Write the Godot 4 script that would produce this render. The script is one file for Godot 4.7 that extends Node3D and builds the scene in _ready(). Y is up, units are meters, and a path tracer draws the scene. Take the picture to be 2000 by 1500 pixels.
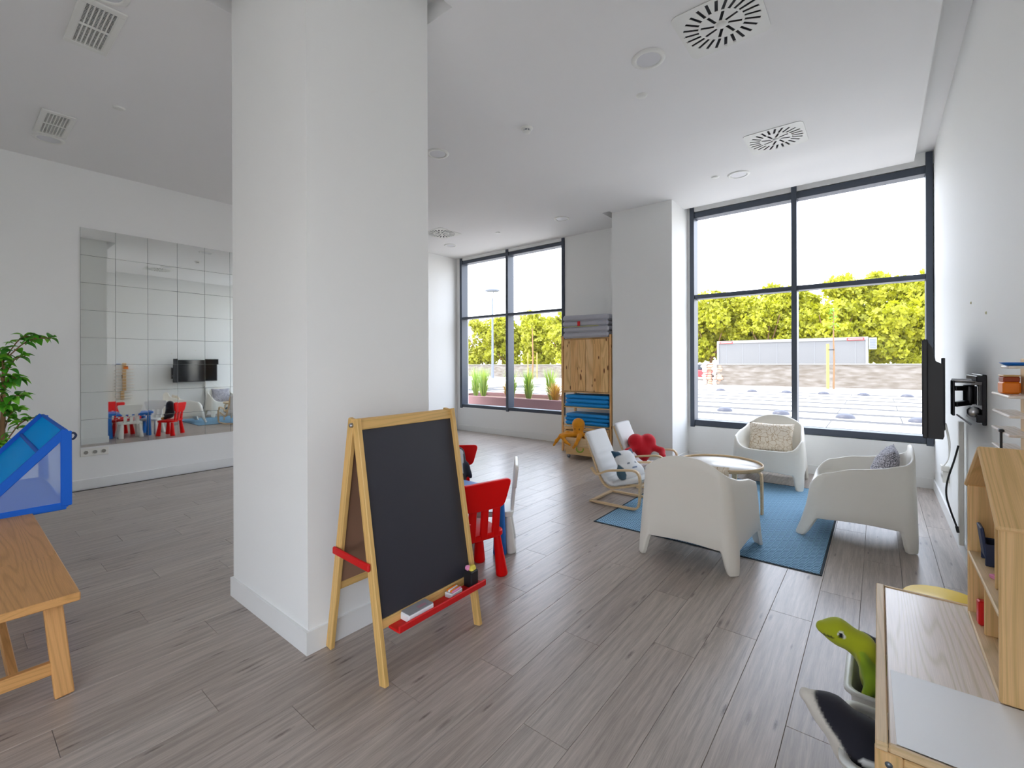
extends Node3D
# A children's play room with two tall windows; metres, y up, the camera stands over x = 0, z = 0.

const XR := 0.50      # wall with the television
const XL := -7.19     # wall with the mirror tiles
const ZW := -7.05     # wall with the windows
const ZB := 2.60      # wall behind the camera
const HC := 3.72      # lower ceiling
const HR := 3.85      # recess above it
const GY := -0.15     # ground outside
const DIFFUSERS := [Vector2(-0.815, -3.275), Vector2(-0.805, -5.31), Vector2(-5.958, -5.47)]
const GRILLES := [Vector2(-4.105, -0.645), Vector2(-6.06, -0.67)]

var M := {}
var taken := {}
var shared := {}
var rng := RandomNumberGenerator.new()


# ---------------------------------------------------------------- mesh builder
class B:
	var st := SurfaceTool.new()
	var col := Color(1, 1, 1)

	func _init() -> void:
		st.begin(Mesh.PRIMITIVE_TRIANGLES)

	func tri(a: Vector3, b: Vector3, c: Vector3, g := -1) -> void:  # counter-clockwise from outside
		st.set_smooth_group(g)
		for p: Vector3 in [a, c, b]:
			st.set_color(col)
			st.set_uv(Vector2(p.x, p.z))
			st.add_vertex(p)

	func quad(a: Vector3, b: Vector3, c: Vector3, d: Vector3, g := -1) -> void:
		tri(a, b, c, g)
		tri(a, c, d, g)

	func box(c: Vector3, s: Vector3) -> void:
		var h := s / 2.0
		var p := []
		for i in 8:
			p.append(c + Vector3(h.x if i & 1 else -h.x, h.y if i & 2 else -h.y, h.z if i & 4 else -h.z))
		quad(p[4], p[5], p[7], p[6])
		quad(p[1], p[0], p[2], p[3])
		quad(p[5], p[1], p[3], p[7])
		quad(p[0], p[4], p[6], p[2])
		quad(p[6], p[7], p[3], p[2])
		quad(p[0], p[1], p[5], p[4])

	func span(a: Vector3, b: Vector3) -> void:
		box((a + b) / 2.0, (b - a).abs())

	# box with chamfered edges
	func bev(c: Vector3, s: Vector3, e: float) -> void:
		var h := s / 2.0
		e = minf(e, minf(h.x, minf(h.y, h.z)) * 0.9)
		var ax := [Vector3.RIGHT, Vector3.UP, Vector3.BACK]
		for k in 3:
			for sg: float in [-1.0, 1.0]:
				var n: Vector3 = ax[k] * sg
				var u: Vector3 = ax[(k + 1) % 3]
				var v: Vector3 = ax[(k + 2) % 3]
				if sg < 0:
					var w := u
					u = v
					v = w
				var o := c + n * absf(h.dot(n))
				var hu := absf(h.dot(u)) - e
				var hv := absf(h.dot(v)) - e
				quad(o - u * hu - v * hv, o + u * hu - v * hv, o + u * hu + v * hv, o - u * hu + v * hv)
		for k in 3:
			var d: Vector3 = ax[k]
			var u: Vector3 = ax[(k + 1) % 3]
			var v: Vector3 = ax[(k + 2) % 3]
			var hd := absf(h.dot(d)) - e
			for su: float in [-1.0, 1.0]:
				for sv: float in [-1.0, 1.0]:
					var pu := c + u * su * absf(h.dot(u)) + v * sv * (absf(h.dot(v)) - e)
					var pv := c + u * su * (absf(h.dot(u)) - e) + v * sv * absf(h.dot(v))
					if su * sv > 0:
						quad(pu - d * hd, pv - d * hd, pv + d * hd, pu + d * hd)
					else:
						quad(pu - d * hd, pu + d * hd, pv + d * hd, pv - d * hd)
		for sx: float in [-1.0, 1.0]:
			for sy: float in [-1.0, 1.0]:
				for sz: float in [-1.0, 1.0]:
					var q := Vector3(sx * h.x, sy * h.y, sz * h.z)
					var i := c + q - Vector3(0, sy * e, sz * e)
					var j := c + q - Vector3(sx * e, 0, sz * e)
					var k := c + q - Vector3(sx * e, sy * e, 0)
					if sx * sy * sz > 0:
						tri(i, j, k)
					else:
						tri(i, k, j)

	# rows of points; quads between them. order: rows go up, points go counter-clockwise seen from above/outside
	func grid(rows: Array, wrap := false, g := 0) -> void:
		for r in rows.size() - 1:
			var a: PackedVector3Array = rows[r]
			var b: PackedVector3Array = rows[r + 1]
			var n := a.size()
			for i in (n if wrap else n - 1):
				var j := (i + 1) % n
				if a[i].is_equal_approx(a[j]):
					tri(a[i], b[j], b[i], g)
				elif b[i].is_equal_approx(b[j]):
					tri(a[i], a[j], b[i], g)
				else:
					quad(a[i], a[j], b[j], b[i], g)

	func ring(c: Vector3, u: Vector3, v: Vector3, n: int) -> PackedVector3Array:
		var o := PackedVector3Array()
		for i in n:
			var t := TAU * i / n
			o.append(c + u * cos(t) + v * sin(t))
		return o

	func fan(c: Vector3, r: PackedVector3Array, up: bool, g := -1) -> void:
		for i in r.size():
			var j := (i + 1) % r.size()
			if up:
				tri(c, r[i], r[j], g)
			else:
				tri(c, r[j], r[i], g)

	# profile of Vector2(radius, height) from bottom to top round the y axis
	func lathe(prof: Array, n := 24, at := Vector3.ZERO, g := 0) -> void:
		var rows := []
		for p: Vector2 in prof:
			rows.append(ring(at + Vector3(0, p.y, 0), Vector3(p.x, 0, 0), Vector3(0, 0, -p.x), n))
		grid(rows, true, g)

	# round tube along a path; r is a number or an array
	func tube(path: Array, r: Variant, n := 8, caps := true, flat := 1.0) -> void:
		var rows := []
		var nrm := Vector3.UP
		for i in path.size():
			var d: Vector3 = (path[mini(i + 1, path.size() - 1)] - path[maxi(i - 1, 0)]).normalized()
			if i == 0:
				nrm = Vector3.UP if absf(d.y) < 0.9 else Vector3.RIGHT
			nrm = (nrm - d * nrm.dot(d)).normalized()
			var bi := d.cross(nrm)
			var rad: float = r[i] if r is Array else r
			rows.append(ring(path[i], nrm * rad, bi * rad * flat, n))
		grid(rows, true, 0)
		if caps:
			fan(path[0], rows[0], false)
			fan(path[-1], rows[-1], true)

	# rectangular bar along a path; side is the constant sideways direction, w across it, t thick
	func bar(path: Array, side: Vector3, w: float, t: float, closed := false) -> void:
		var rows := []
		var m := path.size()
		for i in m:
			var a: Vector3 = path[(i - 1 + m) % m] if closed else path[maxi(i - 1, 0)]
			var c: Vector3 = path[(i + 1) % m] if closed else path[mini(i + 1, m - 1)]
			var d := (c - a).normalized()
			var up := d.cross(side).normalized()
			var o: Vector3 = path[i]
			var e := minf(w, t) * 0.14
			var r := PackedVector3Array()
			for q: Vector2 in [Vector2(w / 2 - e, -t / 2), Vector2(w / 2, -t / 2 + e), Vector2(w / 2, t / 2 - e), Vector2(w / 2 - e, t / 2), Vector2(-w / 2 + e, t / 2), Vector2(-w / 2, t / 2 - e), Vector2(-w / 2, -t / 2 + e), Vector2(-w / 2 + e, -t / 2)]:
				r.append(o + side * q.x + up * q.y)
			rows.append(r)
		for i in (m if closed else m - 1):
			var a: PackedVector3Array = rows[i]
			var b: PackedVector3Array = rows[(i + 1) % m]
			for k in 8:
				var l := (k + 1) % 8
				quad(a[l], a[k], b[k], b[l], 10 + k)
		if not closed:
			fan(path[0], rows[0], true)
			fan(path[-1], rows[-1], false)

	# polygon in x, y (counter-clockwise) from z0 to z1
	func extrude(poly: PackedVector2Array, z0: float, z1: float, e := 0.0) -> void:
		var n := poly.size()
		var inner := poly
		if e > 0.0:
			var off := Geometry2D.offset_polygon(poly, -e, Geometry2D.JOIN_MITER)
			if off.size() == 1 and off[0].size() == n:
				var best := 0
				for i in n:
					if off[0][i].distance_to(poly[0]) < off[0][best].distance_to(poly[0]):
						best = i
				inner = PackedVector2Array()
				for i in n:
					inner.append(off[0][(i + best) % n])
			else:
				e = 0.0
		var ids := Geometry2D.triangulate_polygon(inner)
		for k in range(0, ids.size(), 3):
			var a := inner[ids[k]]
			var b := inner[ids[k + 1]]
			var c := inner[ids[k + 2]]
			if (b - a).cross(c - a) < 0:
				var w := b
				b = c
				c = w
			tri(Vector3(a.x, a.y, z1), Vector3(b.x, b.y, z1), Vector3(c.x, c.y, z1))
			tri(Vector3(a.x, a.y, z0), Vector3(c.x, c.y, z0), Vector3(b.x, b.y, z0))
		for i in n:
			var j := (i + 1) % n
			var a := poly[i]
			var b := poly[j]
			quad(Vector3(a.x, a.y, z0 + e), Vector3(b.x, b.y, z0 + e), Vector3(b.x, b.y, z1 - e), Vector3(a.x, a.y, z1 - e), 3 if n > 12 else -1)
			if e > 0.0:
				var ai := inner[i]
				var bi := inner[j]
				quad(Vector3(a.x, a.y, z1 - e), Vector3(b.x, b.y, z1 - e), Vector3(bi.x, bi.y, z1), Vector3(ai.x, ai.y, z1))
				quad(Vector3(bi.x, bi.y, z0), Vector3(b.x, b.y, z0 + e), Vector3(a.x, a.y, z0 + e), Vector3(ai.x, ai.y, z0))

	func ball(c: Vector3, r: Vector3, n := 14, m := 8) -> void:
		var rows := []
		for i in m + 1:
			var t := -PI / 2 + PI * i / m
			rows.append(ring(c + Vector3(0, r.y * sin(t), 0), Vector3(r.x * cos(t), 0, 0), Vector3(0, 0, -r.z * cos(t)), n))
		grid(rows, true, 0)

	# pillow in the x, y plane, w by h, t thick
	func pillow(w: float, h: float, t: float, lump := 0.0, n := 14) -> void:
		for sg: float in [-1.0, 1.0]:
			var rows := []
			for j in n + 1:
				var v := -1.0 + 2.0 * j / n
				var row := PackedVector3Array()
				for i in n + 1:
					var u := -1.0 + 2.0 * i / n
					var puff := pow(maxf(0.0, 1.0 - u * u), 0.45) * pow(maxf(0.0, 1.0 - v * v), 0.45)
					var x := u * w / 2 * (1.0 - 0.07 * (1.0 - v * v) * u * u)
					var y := v * h / 2 * (1.0 - 0.07 * (1.0 - u * u) * v * v)
					row.append(Vector3(x, y, sg * (t / 2 * puff + lump * puff * sin(u * 9.0 + v * 4.0) * cos(v * 8.0 - u * 3.0))))
				if sg < 0:
					row.reverse()
				rows.append(row)
			grid(rows, false, 0)

	func done() -> ArrayMesh:
		st.generate_normals()
		return st.commit()


# ---------------------------------------------------------------- blobs: smooth union of tapered capsules, meshed as surface nets
# bones: [a, ra, b, rb]; paint(p) gives a linear colour
func blob(bones: Array, k: float, cell: float, paint: Callable) -> ArrayMesh:
	var lo := Vector3(1e9, 1e9, 1e9)
	var hi := -lo
	for b: Array in bones:
		for e in [0, 2]:
			lo = lo.min(b[e] - Vector3.ONE * (b[e + 1] + cell * 2))
			hi = hi.max(b[e] + Vector3.ONE * (b[e + 1] + cell * 2))
	var n := Vector3i(((hi - lo) / cell).ceil()) + Vector3i.ONE
	var val := PackedFloat32Array()
	val.resize(n.x * n.y * n.z)
	val.fill(9.0)
	for b: Array in bones:
		var a: Vector3 = b[0]
		var ab: Vector3 = b[2] - a
		var l2 := maxf(ab.length_squared(), 1e-9)
		var reach: float = maxf(b[1], b[3]) + k + cell * 2
		var from := Vector3i(((a.min(b[2]) - Vector3.ONE * reach - lo) / cell).floor()).clamp(Vector3i.ZERO, n - Vector3i.ONE)
		var to := Vector3i(((a.max(b[2]) + Vector3.ONE * reach - lo) / cell).ceil()).clamp(Vector3i.ZERO, n - Vector3i.ONE)
		for z in range(from.z, to.z + 1):
			for y in range(from.y, to.y + 1):
				for x in range(from.x, to.x + 1):
					var p := lo + Vector3(x, y, z) * cell
					var t := clampf((p - a).dot(ab) / l2, 0.0, 1.0)
					var d := p.distance_to(a + ab * t) - lerpf(b[1], b[3], t)
					var at := x + n.x * (y + n.y * z)
					var o := val[at]
					var h := maxf(k - absf(o - d), 0.0) / k
					val[at] = minf(o, d) - h * h * k * 0.25
	var ids := {}
	var pos := PackedVector3Array()
	var off := [0, 1, n.x, n.x + 1, n.x * n.y, n.x * n.y + 1, n.x * n.y + n.x, n.x * n.y + n.x + 1]
	for z in n.z - 1:
		for y in n.y - 1:
			for x in n.x - 1:
				var at := x + n.x * (y + n.y * z)
				var mask := 0
				for c in 8:
					if val[at + off[c]] < 0.0:
						mask |= 1 << c
				if mask == 0 or mask == 255:
					continue
				var sum := Vector3.ZERO
				var cnt := 0
				for c in 8:
					for ax in 3:
						var d: int = c | (1 << ax)
						if d == c or ((mask >> c) & 1) == ((mask >> d) & 1):
							continue
						var va := val[at + off[c]]
						var vb := val[at + off[d]]
						var pa := Vector3(c & 1, (c >> 1) & 1, (c >> 2) & 1)
						var pb := Vector3(d & 1, (d >> 1) & 1, (d >> 2) & 1)
						sum += pa.lerp(pb, va / (va - vb))
						cnt += 1
				ids[at] = pos.size()
				pos.append(lo + (Vector3(x, y, z) + sum / cnt) * cell)
	var b := B.new()
	var step := [1, n.x, n.x * n.y]
	for z in range(1, n.z - 1):
		for y in range(1, n.y - 1):
			for x in range(1, n.x - 1):
				var at := x + n.x * (y + n.y * z)
				for ax in 3:
					var ina := val[at] < 0.0
					if ina == (val[at + step[ax]] < 0.0):
						continue
					var u: int = step[(ax + 1) % 3]
					var v: int = step[(ax + 2) % 3]
					var q := [at - u - v, at - v, at, at - u]
					if not ina:
						q.reverse()
					var ps := []
					for i: int in q:
						ps.append(pos[ids[i]])
					for tq: Array in [[0, 1, 2], [0, 2, 3]]:
						b.st.set_smooth_group(0)
						for i: int in [tq[0], tq[2], tq[1]]:
							b.st.set_color(paint.call(ps[i]))
							b.st.add_vertex(ps[i])
	return b.done()


# ---------------------------------------------------------------- naming and placing
func numbered(n: String) -> String:
	if not taken.has(n):
		taken[n] = 0
		return n
	taken[n] += 1
	return "%s_%03d" % [n, taken[n]]


func tag(o: Node3D, label: String, category: String, group := "") -> void:
	o.set_meta("label", label)
	o.set_meta("category", category)
	if group:
		o.set_meta("group", group)


func thing(n: String, label: String, category: String, at := Vector3.ZERO, turn := 0.0, group := "") -> Node3D:
	var o := Node3D.new()
	o.name = numbered(n)
	add_child(o)
	o.position = at
	o.rotation.y = turn
	tag(o, label, category, group)
	return o


func mi(n: String, mesh: Mesh, m: Material, parent: Node3D = null, at := Transform3D()) -> MeshInstance3D:
	var o := MeshInstance3D.new()
	o.mesh = mesh
	o.material_override = m
	o.transform = at
	if parent == null or parent == self:
		o.name = numbered(n)
		add_child(o)
	else:
		o.name = n
		parent.add_child(o, true)
	return o


func struct(n: String, mesh: Mesh, m: Material) -> MeshInstance3D:
	var o := mi(n, mesh, m)
	o.set_meta("kind", "structure")
	return o


func copy(src: Node3D, at: Vector3, turn: float, label: String, group := "") -> Node3D:
	var base := String(src.name).rstrip("0123456789").trim_suffix("_")
	var o: Node3D = src.duplicate()
	o.name = numbered(base)
	add_child(o)
	o.position = at
	o.rotation.y = turn
	o.set_meta("label", label)
	if group:
		o.set_meta("group", group)
	return o


func pose(x: float, y: float, z: float, rx := 0.0, ry := 0.0, rz := 0.0) -> Transform3D:
	return Transform3D(Basis.from_euler(Vector3(rx, ry, rz)), Vector3(x, y, z))


func cbox(s: Vector3, e := 0.003) -> ArrayMesh:
	var key := "box%.4f,%.4f,%.4f,%.4f" % [s.x, s.y, s.z, e]
	if not shared.has(key):
		var b := B.new()
		b.bev(Vector3.ZERO, s, e)
		shared[key] = b.done()
	return shared[key]


# board from a to b (its grain runs along local x); w across, t thick along up
func board(parent: Node3D, n: String, a: Vector3, b: Vector3, w: float, t: float, m: Material, up := Vector3.UP, e := 0.003) -> MeshInstance3D:
	var x := (b - a).normalized()
	var y := (up - x * up.dot(x)).normalized()
	return mi(n, cbox(Vector3(a.distance_to(b), t, w), e), m, parent, Transform3D(Basis(x, y, x.cross(y)), (a + b) / 2.0))


# glass: one sheet, w by h, in the x, y plane
func sheet(w: float, h: float) -> ArrayMesh:
	var b := B.new()
	b.quad(Vector3(-w / 2, -h / 2, 0), Vector3(w / 2, -h / 2, 0), Vector3(w / 2, h / 2, 0), Vector3(-w / 2, h / 2, 0))
	return b.done()


func tubem(path: Array, r: Variant, n := 8, flat := 1.0) -> ArrayMesh:
	var b := B.new()
	b.tube(path, r, n, true, flat)
	return b.done()


func lathem(prof: Array, n := 24) -> ArrayMesh:
	var b := B.new()
	b.lathe(prof, n)
	return b.done()


func spanm(a: Vector3, c: Vector3) -> ArrayMesh:
	var b := B.new()
	b.span(a, c)
	return b.done()


func curve(pts: Array, per := 6) -> Array:
	var o := []
	for i in pts.size() - 1:
		var p0: Vector3 = pts[maxi(i - 1, 0)]
		var p3: Vector3 = pts[mini(i + 2, pts.size() - 1)]
		for k in per:
			o.append(pts[i].cubic_interpolate(pts[i + 1], p0, p3, float(k) / per))
	o.append(pts[-1])
	return o


func rounded(w: float, h: float, r: float, seg := 5, at := Vector2.ZERO) -> PackedVector2Array:
	var o := PackedVector2Array()
	for q in 4:
		var c := at + Vector2((w / 2 - r) * (1 if q == 0 or q == 3 else -1), (h / 2 - r) * (1 if q < 2 else -1))
		for i in seg + 1:
			var t := PI / 2 * (q + float(i) / seg)
			o.append(c + Vector2(cos(t), sin(t)) * r)
	return o


# ---------------------------------------------------------------- materials
func mat(n: String, c: Color, rough := 0.6, more := {}) -> StandardMaterial3D:
	var m := StandardMaterial3D.new()
	m.albedo_color = c
	m.roughness = rough
	for k: String in more:
		m.set(k, more[k])
	M[n] = m
	return m


func rgb(r: int, g: int, b: int) -> Color:
	return Color(r / 255.0, g / 255.0, b / 255.0)


func noise(s: int, f: float, oct := 3) -> FastNoiseLite:
	var q := FastNoiseLite.new()
	q.seed = s
	q.frequency = f
	q.noise_type = FastNoiseLite.TYPE_SIMPLEX_SMOOTH
	q.fractal_octaves = oct
	return q


func picture(w: int, h: int, f: Callable) -> ImageTexture:
	var im := Image.create(w, h, false, Image.FORMAT_RGB8)
	for y in h:
		for x in w:
			im.set_pixel(x, y, f.call(x, y))
	return ImageTexture.create_from_image(im)


func noisetex(s: int, f: float, c0: Color, c1: Color, size := 256, oct := 4) -> NoiseTexture2D:
	var t := NoiseTexture2D.new()
	t.width = size
	t.height = size
	t.seamless = true
	t.noise = noise(s, f, oct)
	var g := Gradient.new()
	g.set_color(0, c0)
	g.set_color(1, c1)
	t.color_ramp = g
	return t


func tri(scale: Vector3, tex: Texture2D, more := {}) -> Dictionary:
	var d := {"albedo_texture": tex, "uv1_triplanar": true, "uv1_scale": scale, "uv1_offset": Vector3(0.5, 0.5, 0.5)}
	d.merge(more, true)
	return d


func make_materials() -> void:
	# wood grain along u: fibres, rings and pores, a pale multiplier that each wood tints
	var fib := noise(3, 1.0, 2)
	var wav := noise(5, 1.0, 2)
	var grain := picture(512, 512, func(x: int, y: int) -> Color:
		var u := x / 512.0
		var v := y / 512.0
		var w := wav.get_noise_2d(u * 0.7, v * 2.4)
		var ring := 0.5 + 0.5 * sin((v * 15.0 + w * 3.0) * TAU)
		var f := fib.get_noise_2d(u * 7.0, v * 190.0)
		var k := 0.93 + 0.06 * f - 0.07 * pow(ring, 4.0)
		return Color(k + 0.02, k, k - 0.02 - 0.04 * pow(ring, 4.0)))
	# knotty pine, grain along u
	var knots := []
	rng.seed = 11
	for i in 16:
		knots.append(Vector3(rng.randf(), rng.randf(), rng.randf_range(0.012, 0.026)))
	var pine := picture(512, 512, func(x: int, y: int) -> Color:
		var u := x / 512.0
		var v := y / 512.0
		var pull := 0.0
		var dark := 0.0
		for q: Vector3 in knots:
			var du := (u - q.x) * 0.6
			var dv := v - q.y
			var d := sqrt(du * du + dv * dv)
			pull += (q.z * 1.6) * signf(dv) * exp(-d * d / (q.z * q.z * 14.0))
			dark = maxf(dark, 1.0 - smoothstep(q.z * 0.55, q.z * 1.0, d))
		var w := wav.get_noise_2d(u * 0.6, v * 2.0)
		var ring := 0.5 + 0.5 * sin((v * 12.0 + w * 2.4 + pull * 16.0) * TAU)
		var f := fib.get_noise_2d(u * 6.0, v * 150.0)
		var k := 0.96 + 0.05 * f - 0.09 * pow(ring, 4.0)
		return Color(k, k - 0.03 * ring, k - 0.08 * ring).lerp(Color(0.42, 0.25, 0.13), dark * 0.85))
	# grey oak laminate: u along the plank
	var flaw := []
	for i in 26:
		flaw.append(Vector4(rng.randf(), rng.randf(), rng.randf_range(0.006, 0.015), rng.randf_range(0.35, 0.9)))
	var cloud := noise(17, 1.0, 3)
	var oak := picture(1024, 768, func(x: int, y: int) -> Color:
		var u := x / 1024.0
		var v := y / 768.0
		var w := wav.get_noise_2d(u * 3.0, v * 9.0)
		var f := fib.get_noise_2d(u * 16.0, v * 260.0 + w * 6.0)
		var g := cloud.get_noise_2d(u * 4.0, v * 26.0)
		var p := fib.get_noise_2d(u * 34.0 + 50.0, v * 420.0)
		var k := 0.83 + 0.075 * f + 0.11 * g - 0.10 * maxf(0.0, p - 0.25)
		return Color(k + 0.012, k, k - 0.018))
	var oakim := oak.get_image()
	for q: Vector4 in flaw:
		var cx := int(q.x * 1024)
		var cy := int(q.y * 768)
		for dy in range(-22, 23):
			for dx in range(-46, 47):
				var d := sqrt(pow(dx / (q.z * 1700.0), 2) + pow(dy / (q.z * 760.0), 2)) + 0.35 * fib.get_noise_2d(dx * 0.12 + q.x * 90, dy * 0.35)
				if d < 1.0:
					var px := posmod(cx + dx, 1024)
					var py := posmod(cy + dy, 768)
					oakim.set_pixel(px, py, oakim.get_pixel(px, py).lerp(Color(0.40, 0.37, 0.36), (1.0 - d) * q.w))
	var oakt := ImageTexture.create_from_image(oakim)

	mat("wall", rgb(243, 243, 240), 0.75)
	mat("ceiling", rgb(243, 242, 240), 0.85)
	mat("trim", rgb(240, 240, 237), 0.5)
	for i in 4:
		mat("floor%d" % i, [rgb(206, 194, 186), rgb(199, 187, 179), rgb(211, 200, 192), rgb(203, 192, 185)][i], 0.31, {"albedo_texture": oakt, "metallic_specular": 0.5})
	mat("underlay", rgb(70, 62, 57), 0.9)
	mat("frame", rgb(66, 74, 87), 0.42)
	mat("pane", Color(0.9, 0.95, 0.95, 0.03), 0.0, {"metallic_specular": 0.12, "transparency": BaseMaterial3D.TRANSPARENCY_ALPHA})
	mat("mirror", rgb(247, 250, 247), 0.02, {"metallic": 1.0})
	mat("mirror_back", rgb(120, 126, 122), 0.5)
	for w: Array in [["pine", rgb(244, 206, 148)], ["pine_pale", rgb(240, 214, 172)], ["birch", rgb(232, 206, 166)], ["oak", rgb(222, 168, 104)], ["whitewash", rgb(255, 247, 240)], ["easel", rgb(242, 200, 126)]]:
		mat(w[0], w[1], 0.5, tri(Vector3(0.7, 2.6, 2.6), grain))
	for i in 6:
		mat("knot%d" % i, [rgb(255, 214, 152), rgb(252, 202, 138), rgb(255, 208, 144), rgb(253, 210, 152), rgb(248, 198, 132), rgb(255, 212, 148)][i], 0.5, tri(Vector3(0.8, 1.5, 1.5), pine, {"uv1_offset": Vector3(0.17 * i + 0.05, 0.5, 0.31 * i + 0.12)}))
	M.knotty = M.knot0
	M.knotty_b = M.knot1
	mat("white_plastic", rgb(236, 234, 226), 0.36)
	mat("chair_white", rgb(240, 236, 225), 0.4)
	mat("bin_white", rgb(234, 236, 232), 0.4)
	mat("red_plastic", rgb(242, 3, 5), 0.42, {"metallic_specular": 0.35})
	mat("red_paint", rgb(214, 16, 20), 0.45)
	mat("blue_plastic", rgb(24, 112, 200), 0.38)
	mat("chalkboard", rgb(52, 52, 60), 0.48)
	mat("hardboard", rgb(150, 112, 88), 0.7)
	mat("black", rgb(26, 26, 30), 0.45)
	mat("black_metal", rgb(30, 30, 36), 0.35, {"metallic": 0.4})
	mat("screen", rgb(12, 12, 15), 0.08)
	mat("steel", rgb(176, 178, 182), 0.3, {"metallic": 1.0})
	mat("dark_slot", rgb(34, 36, 42), 0.8)
	mat("duct", rgb(126, 128, 132), 0.55, {"metallic": 0.3})
	mat("vent_white", rgb(238, 238, 232), 0.5)
	mat("lens", rgb(222, 222, 224), 0.4)
	mat("socket", rgb(240, 238, 230), 0.4)
	mat("socket_hole", rgb(150, 146, 138), 0.6)
	mat("screw", rgb(120, 130, 140), 0.35, {"metallic": 0.8})
	mat("hole", rgb(70, 50, 36), 0.8)
	M.whitewash.roughness = 0.27
	mat("paper", rgb(246, 248, 250), 0.4)
	mat("yellow", rgb(246, 206, 20), 0.4)
	mat("orange", rgb(244, 130, 10), 0.45)
	mat("rust", rgb(160, 60, 16), 0.5)
	mat("green", rgb(70, 170, 40), 0.5)
	mat("navy", rgb(30, 44, 76), 0.6)
	mat("pink", rgb(236, 150, 190), 0.7)
	mat("sponge", rgb(240, 220, 90), 0.8)
	mat("grey_card", rgb(150, 148, 150), 0.6)
	mat("plush", Color(1, 1, 1), 0.95, {"vertex_color_use_as_albedo": true, "rim_enabled": true, "rim": 0.4})
	mat("mat_blue", rgb(30, 152, 228), 0.42)
	mat("mattress", rgb(206, 207, 216), 0.9, tri(Vector3(14, 14, 14), noisetex(9, 0.12, Color(0.8, 0.8, 0.8), Color(1, 1, 1), 128)))
	mat("piping", rgb(196, 200, 70), 0.8)
	mat("tent_blue", rgb(8, 104, 216), 0.7, {"backlight_enabled": true, "backlight": Color(0.2, 0.3, 0.5)})
	mat("tent_roof", Color(0.0, 0.66, 1.0, 0.97), 0.8, {"metallic_specular": 0.2, "transparency": BaseMaterial3D.TRANSPARENCY_ALPHA})
	mat("tent_net", Color(0.66, 0.76, 0.95, 0.42), 0.9, {"transparency": BaseMaterial3D.TRANSPARENCY_ALPHA})
	mat("cushion_white", rgb(232, 232, 230), 0.9, tri(Vector3(9, 9, 9), noisetex(21, 0.15, Color(0.9, 0.9, 0.9), Color(1, 1, 1), 128)))
	# teal rug: zigzag weave
	mat("rug", Color(1, 1, 1), 0.95, tri(Vector3(4, 4, 4), picture(96, 96, func(x: int, y: int) -> Color:
		var z := absf(fposmod(x / 16.0, 1.0) - 0.5) * 2.0
		var s := fposmod(y / 12.0 + z * 0.7, 1.0)
		var k := 0.25 if s < 0.36 else 1.0
		return Color(0.19, 0.35, 0.45).lerp(Color(0.57, 0.73, 0.84), k))))
	mat("rug_edge", rgb(38, 52, 62), 0.9)
	# cushion prints
	var sq := noise(33, 1.0, 1)
	mat("print_beige", Color(1, 1, 1), 0.9, tri(Vector3(1.5, 1.5, 1.5), picture(256, 256, func(x: int, y: int) -> Color:
		var a := sq.get_noise_2d(x * 0.030, y * 0.030)
		var b := sq.get_noise_2d(x * 0.024 + 70, y * 0.034 + 9)
		var l := minf(absf(a), absf(b))
		return Color(0.66, 0.53, 0.36).lerp(Color(0.93, 0.89, 0.82), smoothstep(0.03, 0.09, l)))))
	mat("print_black", Color(1, 1, 1), 0.95, tri(Vector3(2.6, 2.6, 2.6), picture(256, 256, func(x: int, y: int) -> Color:
		var a := sq.get_noise_2d(x * 0.055 + 300, y * 0.055)
		var b := sq.get_noise_2d(x * 0.05, y * 0.06 + 500)
		var l := minf(absf(a), absf(b))
		return Color(0.12, 0.12, 0.16).lerp(Color(0.84, 0.83, 0.86), smoothstep(0.06, 0.22, l)))))
	# outdoors
	mat("ground", rgb(205, 198, 188), 0.9, tri(Vector3(0.05, 0.05, 0.05), noisetex(41, 0.02, Color(0.86, 0.86, 0.86), Color(1, 1, 1))))
	mat("slab", rgb(206, 201, 195), 0.85, tri(Vector3(0.3, 0.3, 0.3), noisetex(42, 0.03, Color(0.88, 0.87, 0.86), Color(1, 1, 1))))
	mat("slab_b", rgb(198, 193, 186), 0.85, tri(Vector3(0.3, 0.3, 0.3), noisetex(43, 0.03, Color(0.88, 0.87, 0.86), Color(1, 1, 1))))
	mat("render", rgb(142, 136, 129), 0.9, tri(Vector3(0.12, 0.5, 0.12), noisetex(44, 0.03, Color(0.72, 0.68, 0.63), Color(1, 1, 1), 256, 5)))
	mat("stone", rgb(176, 140, 120), 0.9)
	mat("stone_b", rgb(200, 182, 168), 0.9)
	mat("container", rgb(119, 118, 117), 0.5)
	mat("container_rim", rgb(140, 140, 141), 0.5)
	mat("sign_red", rgb(206, 60, 60), 0.5)
	mat("sign_white", rgb(244, 236, 232), 0.5)
	mat("asphalt", rgb(150, 150, 156), 0.9)
	mat("dome", rgb(62, 62, 72), 0.5)
	mat("planter", rgb(140, 104, 104), 0.8)
	mat("soil", rgb(96, 74, 58), 0.95)
	mat("lamp_grey", rgb(110, 116, 128), 0.5)
	mat("bark", rgb(136, 104, 72), 0.9)
	mat("stake", rgb(206, 160, 84), 0.8)
	mat("leaves", Color(1, 1, 1), 0.6, {"vertex_color_use_as_albedo": true, "backlight_enabled": true, "backlight": Color(0.75, 0.8, 0.35), "cull_mode": BaseMaterial3D.CULL_DISABLED})
	for i in 3:
		mat("leaf%d" % i, [rgb(78, 164, 36), rgb(126, 196, 56), rgb(48, 126, 32)][i], 0.45, {"backlight_enabled": true, "backlight": Color(0.3, 0.45, 0.1), "cull_mode": BaseMaterial3D.CULL_DISABLED})
	mat("car_dark", rgb(70, 78, 100), 0.3)
	mat("car_red", rgb(190, 60, 66), 0.4)
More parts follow.
